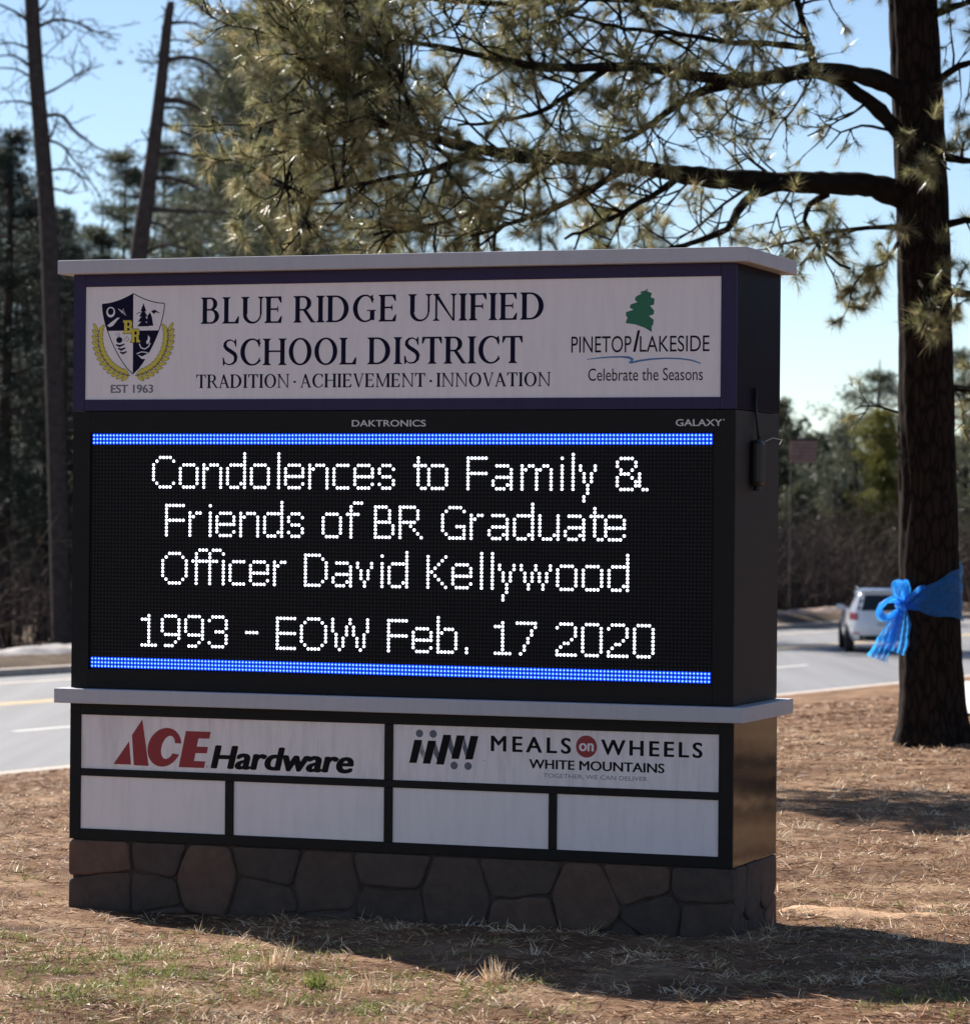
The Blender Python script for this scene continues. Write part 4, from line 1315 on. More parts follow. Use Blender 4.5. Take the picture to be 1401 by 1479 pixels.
# ---------------------------------------------------------------- trees beyond the road
def far_pine(px, Y, top_py, base_py=None, R=2.2, crown_lo=0.35, seed=0, label="", mt=None, lean=0.0, trunk_r=0.2, dens=1.0, group=None, cone=0.5, whorl=0.55, k=13, name="pine_tree", bough=True, w=0.016):
    r_ = np.random.default_rng(seed)
    a_, b_ = ray(px, 740)
    X = a_ * Y
    z0 = float(gz(X, Y)) - 0.1
    ztop = EYE + ray(px, top_py)[1] * Y
    H = ztop - z0
    root = empty(name, (X, Y, z0))
    tag(root, label, "tree", group)
    n = 10
    pts = [(lean * H * f_ + 0.08 * math.sin(f_ * 5 + seed), 0.05 * math.sin(f_ * 4 + seed * 2), H * f_) for f_ in np.linspace(0, 1, n)]
    mb = MB()
    mb.tube(pts, [trunk_r * (1.15 - f_) ** 0.8 if f_ < 0.98 else 0.02 for f_ in np.linspace(0, 1, n)], 10)
    mb.build("trunk", M_fartrunk, root, smooth=True)
    C, Dd, Ls, T = [], [], [], []
    S = [[], [], [], []]
    z = H * crown_lo
    while z < H * 0.985:
        f_ = max(0.0, (z / H - crown_lo) / (1 - crown_lo))
        prof = math.sin(min(1, f_ * 2.2 + 0.35) * math.pi / 2) * (1 - f_ ** (1.0 + 1.6 * cone)) ** 0.7 + 0.10
        prof *= 0.75 + 0.35 * math.sin(f_ * 17 + seed * 1.7) * r_.uniform(0.5, 1)
        for _ in range(r_.integers(3, 6)):
            az = r_.uniform(0, 2 * math.pi)
            L = max(0.25, R * prof * r_.uniform(0.45, 1.15))
            dv = np.array([math.cos(az), math.sin(az), r_.uniform(-0.12, 0.28)])
            p0 = np.array([lean * z, 0, z])
            m_ = max(3, int(L / 0.45))
            prev = p0
            for j in range(1, m_ + 1):
                q = p0 + dv * L * j / m_ + np.array([0, 0, 0.10 * L * (j / m_) ** 2]) + r_.normal(0, 0.04, 3)
                S[0].append(prev); S[1].append(q); S[2].append(0.035 * (1 - (j - 1) / m_) + 0.008); S[3].append(0.035 * (1 - j / m_) + 0.008)
                if j / m_ > 0.25:
                    nt_ = int(dens * (7 + 13 * r_.random()) * (0.5 + j / m_))
                    cc = q + r_.normal(0, 1, (nt_, 3)) * np.array([0.28, 0.28, 0.15]) * (0.75 + 0.22 * L)
                    C.append(cc); Dd.append(unit(cc - p0 + np.array([0, 0, 0.5]) + r_.normal(0, 0.3, cc.shape)))
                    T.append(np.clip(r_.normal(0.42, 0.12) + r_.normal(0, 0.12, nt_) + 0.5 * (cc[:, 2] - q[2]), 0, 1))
                prev = q
        z += whorl * r_.uniform(0.7, 1.3)
    if bough:
        Vb, Fb = tubes_np(S, 4)
        tag(np_mesh("boughs", Vb, Fb, M_fartrunk, root), kind='stuff')
    C = np.concatenate(C); Dd = np.concatenate(Dd); T = np.concatenate(T)
    Vn, Fn, Tn = tufts(C, Dd, r_.uniform(0.16, 0.28, len(C)), k, w, 1.2, T, 0.15)
    tag(np_mesh("crown", Vn, Fn, mt or M_far_needle, root, Tn), kind='stuff')
    return len(Fn)


def dead_tree(path, Y, rad, limbs, label, seed=0, twigs=True, mt=None, dens=1.0):
    """bare standing trunk; limbs = lists of photograph points, each becomes a part"""
    r_ = np.random.default_rng(seed)
    b0 = at(path[-1][0], path[-1][1], Y)
    b0.z = float(gz(b0.x, Y)) - 0.1
    root = empty("dead_pine", (b0.x, b0.y, b0.z))
    tag(root, label, "tree")
    off = np.array(root.location)
    P = [np.array(at(x, y, Y)) - off for x, y in path[::-1]]
    P[0] = np.zeros(3)
    n = len(P)
    o, p, r = limb_obj("trunk", P, [rad[0] + (rad[1] - rad[0]) * i_ / (n - 1) for i_ in range(n)], root, mt or M_deadwood, 0.5, 12, 0.0)
    S = [[], [], [], []]
    for pts, r0 in limbs:
        dz = r_.uniform(-1.0, 0.6)
        Q = [np.array(at(x, y, Y + dz * i_ / len(pts))) - off for i_, (x, y) in enumerate(pts)]
        o, p, r = limb_obj("limb", Q, list(np.linspace(r0, 0.014, len(Q))), root, mt or M_deadwood, 0.15, 6, 0.012)
        def rec(P_, d, L, dep):
            m_ = max(3, int(L / 0.16))
            q0 = P_
            for j in range(m_):
                d = unit(d + r_.normal(0, 0.2, 3) + np.array([0, 0, 0.02]))
                q1 = q0 + d * L / m_
                S[0].append(q0); S[1].append(q1); S[2].append(0.013 * (1 - j / m_) * (0.75 ** dep) + 0.004); S[3].append(0.013 * (1 - (j + 1) / m_) * (0.75 ** dep) + 0.004)
                if dep < 2 and r_.random() < 0.55:
                    rec(q1, unit(d + r_.normal(0, 0.7, 3)), L * r_.uniform(0.3, 0.6), dep + 1)
                q0 = q1
        if twigs:
            for _ in range(int(dens * len(p) / 2.2)):
                k_ = int(r_.uniform(0.15, 1) * (len(p) - 2))
                rec(p[k_], unit(unit(p[k_ + 1] - p[k_]) * 0.7 + r_.normal(0, 0.55, 3)), r_.uniform(0.4, 1.1), 0)
    if S[0]:
        Vb, Fb = tubes_np(S, 4)
        tag(np_mesh("twigs", Vb, Fb, mt or M_deadwood, root), kind='stuff')


dead_tree([(44, -80), (46, 0), (52, 100), (60, 200), (68, 300), (73, 400), (80, 600), (90, 900)], 100, (0.29, 0.21),
          [([(52, 40), (20, 15), (-20, 0)], 0.07), ([(54, 75), (20, 62), (-15, 65)], 0.05), ([(50, 100), (20, 80), (-20, 82)], 0.06), ([(56, 120), (25, 100), (-15, 98)], 0.05), ([(58, 155), (30, 146), (-10, 148)], 0.06),
           ([(50, 40), (80, 28), (110, 32), (140, 45), (175, 50)], 0.06), ([(55, 140), (85, 125), (115, 105), (150, 92)], 0.05), ([(62, 168), (88, 166), (110, 190), (140, 212), (165, 222)], 0.07),
           ([(64, 200), (90, 210), (110, 235), (130, 260)], 0.05), ([(66, 215), (82, 175), (84, 165)], 0.04), ([(68, 245), (100, 245), (130, 262), (150, 295)], 0.045), ([(56, 15), (66, 5), (75, -15)], 0.05), ([(70, 270), (90, 275), (105, 280)], 0.04), ([(40, 55), (60, 80), (75, 70), (120, 30)], 0.03)],
          "tall mostly bare pine trunk at the left edge, thin twiggy limbs against the sky", 3, dens=1.3)
dead_tree([(247, 2), (243, 25), (235, 100), (226, 180), (213, 280), (200, 370), (175, 600), (148, 900)], 92, (0.30, 0.10),
          [([(246, 33), (275, 32), (300, 42), (335, 62)], 0.05), ([(242, 58), (262, 57), (285, 66)], 0.03), ([(240, 86), (270, 82), (300, 92), (325, 118), (345, 165)], 0.07), ([(232, 145), (262, 145), (295, 160), (330, 178)], 0.10),
           ([(231, 155), (262, 155), (290, 165)], 0.05), ([(229, 175), (250, 185), (280, 198), (300, 225)], 0.09), ([(223, 223), (255, 220), (290, 228), (340, 238), (385, 250)], 0.08), ([(218, 258), (245, 256), (275, 265), (310, 285)], 0.09),
           ([(214, 302), (250, 303), (300, 305), (345, 308)], 0.09), ([(208, 365), (235, 355), (265, 358), (300, 372)], 0.06), ([(222, 210), (209, 195), (205, 185)], 0.03), ([(232, 110), (229, 78), (228, 75)], 0.03), ([(243, 20), (237, 12), (234, 8)], 0.03), ([(214, 320), (235, 325), (255, 338)], 0.05)],
          "leaning broken-topped dead pine with downswept bare limbs, behind the sign's left part", 5, dens=1.5)

tot = 0
FP = [
 # px, Y, top, kwargs
 (428, 106, -260, dict(R=4.3, crown_lo=0.42, trunk_r=0.32, seed=11, label="tall pine with broad thin crown and dark trunk just right of the dead leaning pine", cone=1.0, dens=1.7, whorl=0.36)),
 (345, 118, 0, dict(R=3.7, crown_lo=0.3, trunk_r=0.22, seed=12, label="mid-height pine behind the limbs of the leaning dead pine", dens=2.6, whorl=0.45)),
 (235, 148, 190, dict(R=2.8, crown_lo=0.25, trunk_r=0.2, seed=45, label="pine close behind the leaning dead pine's right side", dens=1.5)),
 (395, 126, -60, dict(R=3.6, crown_lo=0.3, trunk_r=0.26, seed=46, label="tall pine just left of the broad thin-crowned pine", dens=2.0, whorl=0.42, cone=0.9)),
 (283, 138, 120, dict(R=2.6, crown_lo=0.3, trunk_r=0.18, seed=13, label="small pine low between the dead leaning pine and the broad pine", dens=1.7)),
 (178, 142, 205, dict(R=3.0, crown_lo=0.25, trunk_r=0.16, seed=14, label="slim pine showing just left of the leaning dead pine", dens=1.9)),
 (142, 128, 308, dict(R=2.3, crown_lo=0.2, trunk_r=0.16, seed=15, label="short pine whose top peeps over the sign's left corner", dens=1.8)),
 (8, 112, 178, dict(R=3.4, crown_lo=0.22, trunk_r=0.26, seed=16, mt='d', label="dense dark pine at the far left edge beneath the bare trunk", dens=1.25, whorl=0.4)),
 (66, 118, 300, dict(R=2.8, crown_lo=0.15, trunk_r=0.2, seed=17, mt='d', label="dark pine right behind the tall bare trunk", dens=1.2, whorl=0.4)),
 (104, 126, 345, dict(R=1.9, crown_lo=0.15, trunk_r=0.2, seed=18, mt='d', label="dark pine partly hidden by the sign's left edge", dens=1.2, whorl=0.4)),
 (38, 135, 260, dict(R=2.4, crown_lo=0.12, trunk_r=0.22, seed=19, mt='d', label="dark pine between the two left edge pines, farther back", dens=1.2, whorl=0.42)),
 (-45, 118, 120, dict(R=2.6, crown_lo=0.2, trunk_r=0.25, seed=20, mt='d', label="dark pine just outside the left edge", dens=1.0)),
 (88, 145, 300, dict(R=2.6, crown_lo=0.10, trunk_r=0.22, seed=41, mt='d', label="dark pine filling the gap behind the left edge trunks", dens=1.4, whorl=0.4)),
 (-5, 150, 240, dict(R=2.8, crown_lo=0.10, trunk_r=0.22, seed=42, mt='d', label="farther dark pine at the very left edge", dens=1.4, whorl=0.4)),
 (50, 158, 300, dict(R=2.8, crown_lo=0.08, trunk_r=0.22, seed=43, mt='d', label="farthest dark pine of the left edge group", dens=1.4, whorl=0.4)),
 (560, 124, 90, dict(R=3.0, crown_lo=0.35, trunk_r=0.24, seed=21, label="pine seen through the near boughs left of centre", dens=0.9)),
 (660, 134, 200, dict(R=2.6, crown_lo=0.3, trunk_r=0.22, seed=22, label="pine rising over the sign's cap near the header's middle", dens=0.9)),
 (775, 128, 262, dict(R=2.4, crown_lo=0.3, trunk_r=0.2, seed=23, label="pine rising over the cap above the header's last word", dens=0.9)),
 (862, 122, 300, dict(R=2.0, crown_lo=0.3, trunk_r=0.2, seed=24, mt='y', label="pale green low pine top over the cap, above the town emblem", dens=0.9)),
 (940, 136, 310, dict(R=2.2, crown_lo=0.3, trunk_r=0.18, seed=25, label="low pine top over the cap towards its right end", dens=0.9)),
 (1125, 152, 578, dict(R=1.25, crown_lo=0.2, trunk_r=0.16, seed=26, label="small dark pine showing past the sign's right edge", dens=1.3)),
 (1268, 158, 518, dict(R=3.2, crown_lo=0.22, trunk_r=0.2, seed=27, label="layered pine tallest in the gap between sign and near trunk", dens=1.9, cone=0.8, whorl=0.62)),
 (1222, 172, 605, dict(R=2.2, crown_lo=0.2, trunk_r=0.18, seed=28, label="pine left of the layered pine in the right gap", dens=1.5, cone=0.8)),
 (1176, 185, 632, dict(R=2.0, crown_lo=0.2, trunk_r=0.16, seed=29, label="low distant pine behind the slatted board", dens=0.9)),
 (1272, 128, 592, dict(R=1.7, crown_lo=0.18, trunk_r=0.16, seed=30, mt='y', label="yellow-green dense pine beside the near trunk's left edge", dens=1.5, whorl=0.35, cone=0.9)),
 (1392, 150, 500, dict(R=2.4, crown_lo=0.2, trunk_r=0.2, seed=31, label="pine showing to the right of the near trunk", dens=1.0)),
 (1440, 135, 430, dict(R=2.6, crown_lo=0.2, trunk_r=0.24, seed=32, label="pine at the right edge beyond the road", dens=1.0)),
 (1228, 140, 690, dict(R=1.3, crown_lo=0.1, trunk_r=0.16, seed=33, mt='d', label="short dark pine above the parked-looking white car", dens=1.2)),
 (1150, 150, 700, dict(R=1.3, crown_lo=0.1, trunk_r=0.16, seed=34, label="short dark pine below the slatted board", dens=1.1)),
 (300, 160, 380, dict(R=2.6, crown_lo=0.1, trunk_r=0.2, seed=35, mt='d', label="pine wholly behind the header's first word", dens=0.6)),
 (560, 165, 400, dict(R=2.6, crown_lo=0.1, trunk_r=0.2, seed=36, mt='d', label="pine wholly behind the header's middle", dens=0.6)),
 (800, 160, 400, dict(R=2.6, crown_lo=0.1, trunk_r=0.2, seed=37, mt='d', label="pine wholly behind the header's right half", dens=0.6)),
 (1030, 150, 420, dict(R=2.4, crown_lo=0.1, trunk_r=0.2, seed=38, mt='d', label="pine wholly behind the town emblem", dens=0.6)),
]
MT = {'d': M_dark_needle, 'y': M_yellow_needle}
for px, Y, top, kw in FP:
    kw = dict(kw)
    if isinstance(kw.get('mt'), str):
        kw['mt'] = MT[kw['mt']]
    kw['label'] = kw['label'].replace("above the parked-looking white car", "just above the white car")
    tot += far_pine(px, Y, top, group="pines beyond the road", **kw)
print("far pine triangles", tot)

# many bare trunks and dry undergrowth, dark beneath the crowns
def brush(name, label, boxes, seed, mt, hgt, count, wdt):
    r_ = np.random.default_rng(seed)
    S = [[], [], [], []]
    T = []
    for _ in range(count):
        x0, x1, y0, y1 = boxes[r_.integers(len(boxes))]
        X = r_.uniform(x0, x1); Y = r_.uniform(y0, y1)
        z = float(gz(X, Y))
        h = hgt * r_.uniform(0.35, 1.0)
        p = np.array([X, Y, z])
        d = unit(np.array([r_.normal(0, 0.25), r_.normal(0, 0.25), 1.0]))
        m_ = 5
        for j in range(m_):
            q = p + d * h / m_
            d = unit(d + r_.normal(0, 0.18, 3))
            S[0].append(p); S[1].append(q); S[2].append(wdt * (1 - j / m_) + .004); S[3].append(wdt * (1 - (j + 1) / m_) + .004)
            for _k in range(3):
                e = unit(d + r_.normal(0, 0.8, 3)) * h * r_.uniform(0.12, 0.3)
                S[0].append(q); S[1].append(q + e); S[2].append(wdt * 0.4 + .002); S[3].append(.004)
            p = q
    V_, F_ = tubes_np(S, 3)
    t_ = np.repeat(r_.random(len(S[0])), 6)
    return tag(np_mesh(name, V_, F_, mt, None, t_), label, None, None, 'stuff')


brush("undergrowth", "bare brown undergrowth beneath the pines", [(-24, 6, 100, 150), (-6, 14, 112, 150), (9, 30, 118, 160)], 71, M_twig, 4.2, 5200, 0.022)


def slim_trunks(seed, n, box, h0=9, h1=14):
    r_ = np.random.default_rng(seed)
    for j in range(n):
        X = r_.uniform(box[0], box[1]); Y = r_.uniform(box[2], box[3])
        z = float(gz(X, Y)) - 0.1
        h = r_.uniform(h0, h1)
        mb = MB()
        lx, ly = r_.normal(0, 0.03), r_.normal(0, 0.03)
        mb.tube([(0, 0, 0), (lx * h * .5 + r_.normal(0, .1), ly * h * .5, h * .5), (lx * h, ly * h, h)], [r_.uniform(0.10, 0.2), 0.09, 0.04], 8)
        yield mb, (X, Y, z), r_


# forest behind everything, so that no bare horizon shows between the trunks
def forest_mass(name, n, x0, x1, y0, y1, h0, h1, seed, mt=None):
    r_ = np.random.default_rng(seed)
    C, Dd, T = [], [], []
    for _ in range(n):
        X = r_.uniform(x0, x1); Y = r_.uniform(y0, y1)
        h = r_.uniform(h0, h1)
        z0 = -3.0
        m_ = 60
        f_ = r_.random(m_) ** 0.9
        rr = (1 - f_) * 2.4 + 0.4
        az = r_.uniform(0, 2 * math.pi, m_)
        cc = np.stack([X + rr * np.cos(az) * r_.uniform(0.3, 1, m_), Y + rr * np.sin(az) * r_.uniform(0.3, 1, m_), z0 + h * (0.08 + 0.92 * f_)], 1)
        C.append(cc); Dd.append(unit(r_.normal(0, 1, cc.shape) + np.array([0, 0, 0.4]))); T.append(np.full(m_, np.clip(r_.normal(0.35, 0.15), 0, 1)) + r_.normal(0, 0.15, m_))
    V_, F_, T_ = tufts(np.concatenate(C), np.concatenate(Dd), 0.95, 7, 0.22, 1.6, np.clip(np.concatenate(T), 0, 1), 0.1)
    return tag(np_mesh(name, V_, F_, mt or M_dark_needle, None, T_), "distant dark pine forest closing the view", None, None, 'stuff')


forest_mass("distant_forest", 420, -45, 10, 165, 215, 8, 13, 81)
forest_mass("distant_forest", 620, 10, 95, 178, 250, 6.5, 10.5, 82, M_far_needle)
forest_mass("distant_forest", 900, 42, 130, 45, 150, 11, 18, 84)
forest_mass("distant_forest", 500, -130, -45, 120, 230, 8, 15, 83)


for g_, (box, seed, n_, lab) in enumerate([((-19.5, -12.5, 104, 126), 91, 12, "slim dark bare-stemmed tree in the shaded wood at the left edge"), ((10.5, 19, 118, 145), 92, 9, "slim dark bare-stemmed tree in the shaded wood between sign and near pine")]):
    for mb, loc, r_ in slim_trunks(seed, n_, box, *((9, 14) if g_ == 0 else (4.5, 7.5))):
        for _ in range(16):
            z_ = r_.uniform(1.5, 8.5 if g_ == 0 else 4.2); az = r_.uniform(0, 6.28); L = r_.uniform(0.5, 1.6)
            mb.tube([(0, 0, z_), (math.cos(az) * L * .5, math.sin(az) * L * .5, z_ + .1), (math.cos(az) * L, math.sin(az) * L, z_ + r_.uniform(-.2, .5))], [0.028, 0.02, 0.006], 4)
        o = mb.build("bare_tree", M_fartrunk)
        o.location = loc
        tag(o, lab, "tree", "slim bare trees " + ("at the left edge" if g_ == 0 else "between sign and near pine"))

# ================================================================== things on and beyond the ground
# ---------------------------------------------------------------- old snow along the far kerb
def bank(name, t0, t1, s0, s1, hmax, mt, label, seed):
    r_ = np.random.default_rng(seed)
    S_, T_ = np.meshgrid(np.linspace(s0, s1, 26), np.linspace(t0, t1, int((t1 - t0) * 7)), indexing='ij')
    X = S_ * 0.8660254 + T_ * 0.5
    Y = -S_ * 0.5 + T_ * 0.8660254
    e = np.sin(np.clip((S_ - s0) / (s1 - s0), 0, 1) * math.pi) * np.clip(np.minimum(T_ - t0, t1 - T_) / 2.0, 0, 1)
    n = 0.55 + 0.45 * hash_noise(T_ * 0.8 + seed, S_ * 2.2) + 0.22 * hash_noise(T_ * 2.9, S_ * 5.0 + seed) + 0.12 * hash_noise(T_ * 7.0, S_ * 11.0)
    Z = gz(X, Y) - 0.12 + e * (0.10 + hmax * n)
    ni, nj = S_.shape
    i = np.arange(ni - 1)[:, None] * nj + np.arange(nj - 1)[None]
    F_ = np.stack([i, i + nj, i + nj + 1, i + 1], -1).reshape(-1, 4)
    return tag(np_mesh(name, np.stack([X, Y, Z], -1).reshape(-1, 3), F_, mt, smooth=True), label, "snow bank")


M_snow = mat("old_grey_snow", (0.30, 0.275, 0.27), 0.8, 0.35, 1.8, bump=0.5)
M_dirtysnow = mat("earthy_old_snow", (0.24, 0.17, 0.14), 0.85, 0.4, 1.5, bump=0.5)
bank("snow_bank", 49, 72, -46.2, -44.0, 0.15, M_snow, "grey-white old snow bank beyond the road at the left edge", 3)
bank("snow_bank", 92, 106, -46.0, -44.1, 0.14, M_dirtysnow, "earthy low snow bank beyond the road, right of the sign", 9)

# pale concrete walk past the near pine
c = [ground_hit(1383, 1036), ground_hit(1383, 985), ground_hit(1560, 978), ground_hit(1560, 1030)]
mb = MB()
nu = 14
row = []
for i_ in range(nu + 1):
    for j_ in range(nu + 1):
        u_, v_ = i_ / nu, j_ / nu
        p = (c[0] * (1 - v_) + c[1] * v_) * (1 - u_) + (c[3] * (1 - v_) + c[2] * v_) * u_
        row.append((p.x, p.y, float(gz(p.x, p.y)) + 0.035))
mb.add(row, [(i_ * (nu + 1) + j_, (i_ + 1) * (nu + 1) + j_, (i_ + 1) * (nu + 1) + j_ + 1, i_ * (nu + 1) + j_ + 1) for i_ in range(nu) for j_ in range(nu)])
tag(mb.build("path", mat("pale_concrete", (0.52, 0.48, 0.46), 0.85, 0.1, 3)), kind='structure')

# ---------------------------------------------------------------- slatted board on posts
bc = at(1160, 652, 112)
zg = float(gz(bc.x, bc.y))
board = empty("letter_board", (bc.x, bc.y, zg))
tag(board, "small brown slatted board on one post beyond the road, level with the sign's display", "sign")
M_brownboard = mat("brown_board", (0.05, 0.035, 0.033), 0.8, 0.2, 6)
M_slat = mat("weathered_slat", (0.32, 0.19, 0.17), 0.7, 0.2, 6)
hz = bc.z - zg
for sx in (-0.40,):
    mb = MB(); mb.box(sx - 0.025, sx + 0.025, 0.04, 0.14, -0.1, hz - 0.38); mb.build("post", M_brownboard, board)
mb = MB(); mb.box(-0.45, 0.45, 0.0, 0.038, hz - 0.40, hz + 0.40); mb.build("back_panel", M_brownboard, board, bevel=0.005)
mb = MB(); mb.box(-0.47, 0.47, -0.05, 0.10, hz + 0.402, hz + 0.45); mb.build("top_rail", M_brownboard, board, bevel=0.005)
for k_ in range(6):
    mb = MB(); z_ = hz - 0.37 + k_ * 0.127
    mb.box(-0.44, 0.44, -0.05, -0.002, z_, z_ + 0.075)
    mb.build("slat", M_slat, board, bevel=0.004)

# ---------------------------------------------------------------- white car driving away
cp = at(1266, 943, 85.5)
car = empty("car", (cp.x + 0.12, 85.0, ROAD_Z), math.radians(-3.0))
tag(car, "white SUV seen from behind, driving away on the road left of the near pine", "car")
M_car = mat("pearl_white_car_paint", (0.80, 0.80, 0.82), 0.22, 0, coat=0.6)
M_glass = mat("dark_car_glass", (0.012, 0.014, 0.016), 0.05, coat=0.5)
M_tyre = mat("tyre_rubber", (0.012, 0.012, 0.012), 0.85)
M_rim = mat("alloy_rim", (0.45, 0.45, 0.47), 0.3, metal=0.8)
M_tail = mat("red_tail_lens", (0.35, 0.012, 0.015), 0.2, coat=0.5)
M_trim = mat("black_plastic_trim", (0.02, 0.02, 0.021), 0.6)
LV = [(0.30, 0.16, 4.40, 0.84), (0.42, 0.05, 4.56, 0.905), (0.60, 0.0, 4.62, 0.925), (0.80, 0.03, 4.60, 0.925), (0.94, 0.07, 4.40, 0.91), (1.04, 0.10, 4.0, 0.895), (1.10, 0.13, 3.35, 0.87),
      (1.25, 0.22, 2.95, 0.80), (1.42, 0.34, 2.55, 0.725), (1.56, 0.46, 2.25, 0.665), (1.63, 0.60, 2.05, 0.60), (1.66, 0.85, 1.80, 0.45)]


def ring(y0, y1, hw, n=40, e=5.0):
    cy_, hy = (y0 + y1) / 2, (y1 - y0) / 2
    out = []
    for k_ in range(n):
        a_ = 2 * math.pi * (k_ + 0.5) / n
        c_, s_ = math.cos(a_), math.sin(a_)
        out.append((hw * math.copysign(abs(c_) ** (2 / e), c_), cy_ + hy * math.copysign(abs(s_) ** (2 / e), s_)))
    return out


mb = MB()
n = 40
vs, fs = [], []
for z_, y0, y1, hw in LV:
    vs += [(x, y, z_) for x, y in ring(y0, y1, hw, n)]
for a_ in range(len(LV) - 1):
    fs += [(a_ * n + k_, a_ * n + (k_ + 1) % n, (a_ + 1) * n + (k_ + 1) % n, (a_ + 1) * n + k_) for k_ in range(n)]
fs += [tuple(range(n - 1, -1, -1)), tuple((len(LV) - 1) * n + k_ for k_ in range(n))]
mb.add(vs, fs)
mb.build("body", M_car, car, smooth=True)


def lv(z_):
    zz_ = [l[0] for l in LV]
    return [float(np.interp(z_, zz_, [l[j] for l in LV])) for j in (1, 2, 3)]


def panel_back(name, x0, x1, z0, z1, mt, proud=0.012, inset=0.0, label=None, nx=8):
    mb = MB()
    V_ = []
    for j in range(5):
        z_ = z0 + (z1 - z0) * j / 4
        y0, y1, hw = lv(z_)
        for i_ in range(nx + 1):
            x = x0 + (x1 - x0) * i_ / nx
            x *= 1 - inset * j / 4
            xx = min(abs(x) / hw, 0.999)
            cyy, hy = (y0 + y1) / 2, (y1 - y0) / 2
            V_.append((x, cyy - hy * (1 - xx ** 5) ** 0.2 - proud, z_))
    m_ = len(V_)
    V_ += [(x, y + 0.03, z_) for x, y, z_ in V_]
    w_ = nx + 1
    F_ = [(j * w_ + i_, j * w_ + i_ + 1, (j + 1) * w_ + i_ + 1, (j + 1) * w_ + i_) for j in range(4) for i_ in range(nx)]
    F_ += [(m_ + a_, m_ + d_, m_ + c_, m_ + b_) for a_, b_, c_, d_ in F_]
    for i_ in range(nx):
        F_ += [(i_ + 1, i_, m_ + i_, m_ + i_ + 1), (4 * w_ + i_, 4 * w_ + i_ + 1, m_ + 4 * w_ + i_ + 1, m_ + 4 * w_ + i_)]
    for j in range(4):
        F_ += [(j * w_, (j + 1) * w_, m_ + (j + 1) * w_, m_ + j * w_), ((j + 1) * w_ + nx, j * w_ + nx, m_ + j * w_ + nx, m_ + (j + 1) * w_ + nx)]
    mb.add(V_, F_)
    o = mb.build(name, mt, car, smooth=False)
    if label:
        o['label'] = label
    return o


panel_back("rear_window", -0.68, 0.68, 1.10, 1.50, M_glass, 0.010, 0.16)
panel_back("tail_light", -0.905, -0.66, 0.86, 1.04, M_tail, 0.014, 0, nx=4)
panel_back("tail_light", 0.66, 0.905, 0.86, 1.04, M_tail, 0.014, 0, nx=4)
panel_back("bumper", -0.80, 0.80, 0.34, 0.46, M_trim, 0.012, 0)
panel_back("licence_plate", -0.16, 0.16, 0.70, 0.80, mat("plain_plate", (0.5, 0.5, 0.5), 0.5), 0.016, 0, nx=2)
panel_back("reflector", -0.78, -0.62, 0.49, 0.53, M_tail, 0.014, 0, nx=2)
panel_back("reflector", 0.62, 0.78, 0.49, 0.53, M_tail, 0.014, 0, nx=2)
mb = MB(); mb.box(-0.56, 0.56, 0.36, 0.62, 1.585, 1.625); mb.build("rear_spoiler", M_car, car, bevel=0.012)
for sx in (-1, 1):
    for y0, y1 in ((0.75, 1.55), (1.62, 2.45)):
        V_, F_ = [], []
        for z_ in (1.13, 1.28, 1.42, 1.52):
            hw = lv(z_)[2] * 0.995 + 0.008
            for y in (y0, y1 - (z_ - 1.13) * (0.9 if y1 > 2 else 0.0)):
                V_.append((sx * hw, y, z_))
        F_ = [(2 * j, 2 * j + 1, 2 * j + 3, 2 * j + 2) for j in range(3)]
        mb = MB(); mb.add(V_, F_); mb.build("side_window", M_glass, car)
    mb = MB(); mb.tube([(sx * 0.62, 0.7, 1.64), (sx * 0.62, 1.3, 1.69), (sx * 0.61, 2.0, 1.66)], 0.018, 6); mb.build("roof_rail", M_rim, car, smooth=True)
    mb = MB(); mb.box(sx * 0.98 - 0.09, sx * 0.98 + 0.09, 2.72, 2.86, 1.06, 1.20)
    mb.build("mirror", M_car, car, bevel=0.03)
    for y in (0.86, 3.62):
        w_ = empty("wheel", (sx * 0.83, y, 0.345)); w_.parent = car
        mb = MB()
        prof = [(-0.11, 0.20), (-0.115, 0.31), (-0.09, 0.342), (0.09, 0.342), (0.115, 0.31), (0.11, 0.20)]
        nn = 28
        mb.add([(x, r_ * math.cos(2 * math.pi * k_ / nn), r_ * math.sin(2 * math.pi * k_ / nn)) for x, r_ in prof for k_ in range(nn)],
               [(a_ * nn + k_, a_ * nn + (k_ + 1) % nn, (a_ + 1) * nn + (k_ + 1) % nn, (a_ + 1) * nn + k_) for a_ in range(5) for k_ in range(nn)])
        mb.build("tyre", M_tyre, w_, smooth=True)
        mb = MB(); mb.tube([(-0.09, 0, 0), (0.09, 0, 0)], 0.205, 20); mb.build("rim", M_rim, w_)
    mb = MB()
    for y in (0.86, 3.62):
        nn = 18
        V_ = [(sx * (lv(0.6)[2] + 0.004 if r_ > 0.40 else lv(0.5)[2] + 0.0), y + r_ * math.cos(math.pi * k_ / (nn - 1)), 0.34 + r_ * math.sin(math.pi * k_ / (nn - 1))) for r_ in (0.35, 0.43) for k_ in range(nn)]
        mb.add(V_, [(k_, k_ + 1, nn + k_ + 1, nn + k_) for k_ in range(nn - 1)])
    mb.build("wheel_arch", M_trim, car)

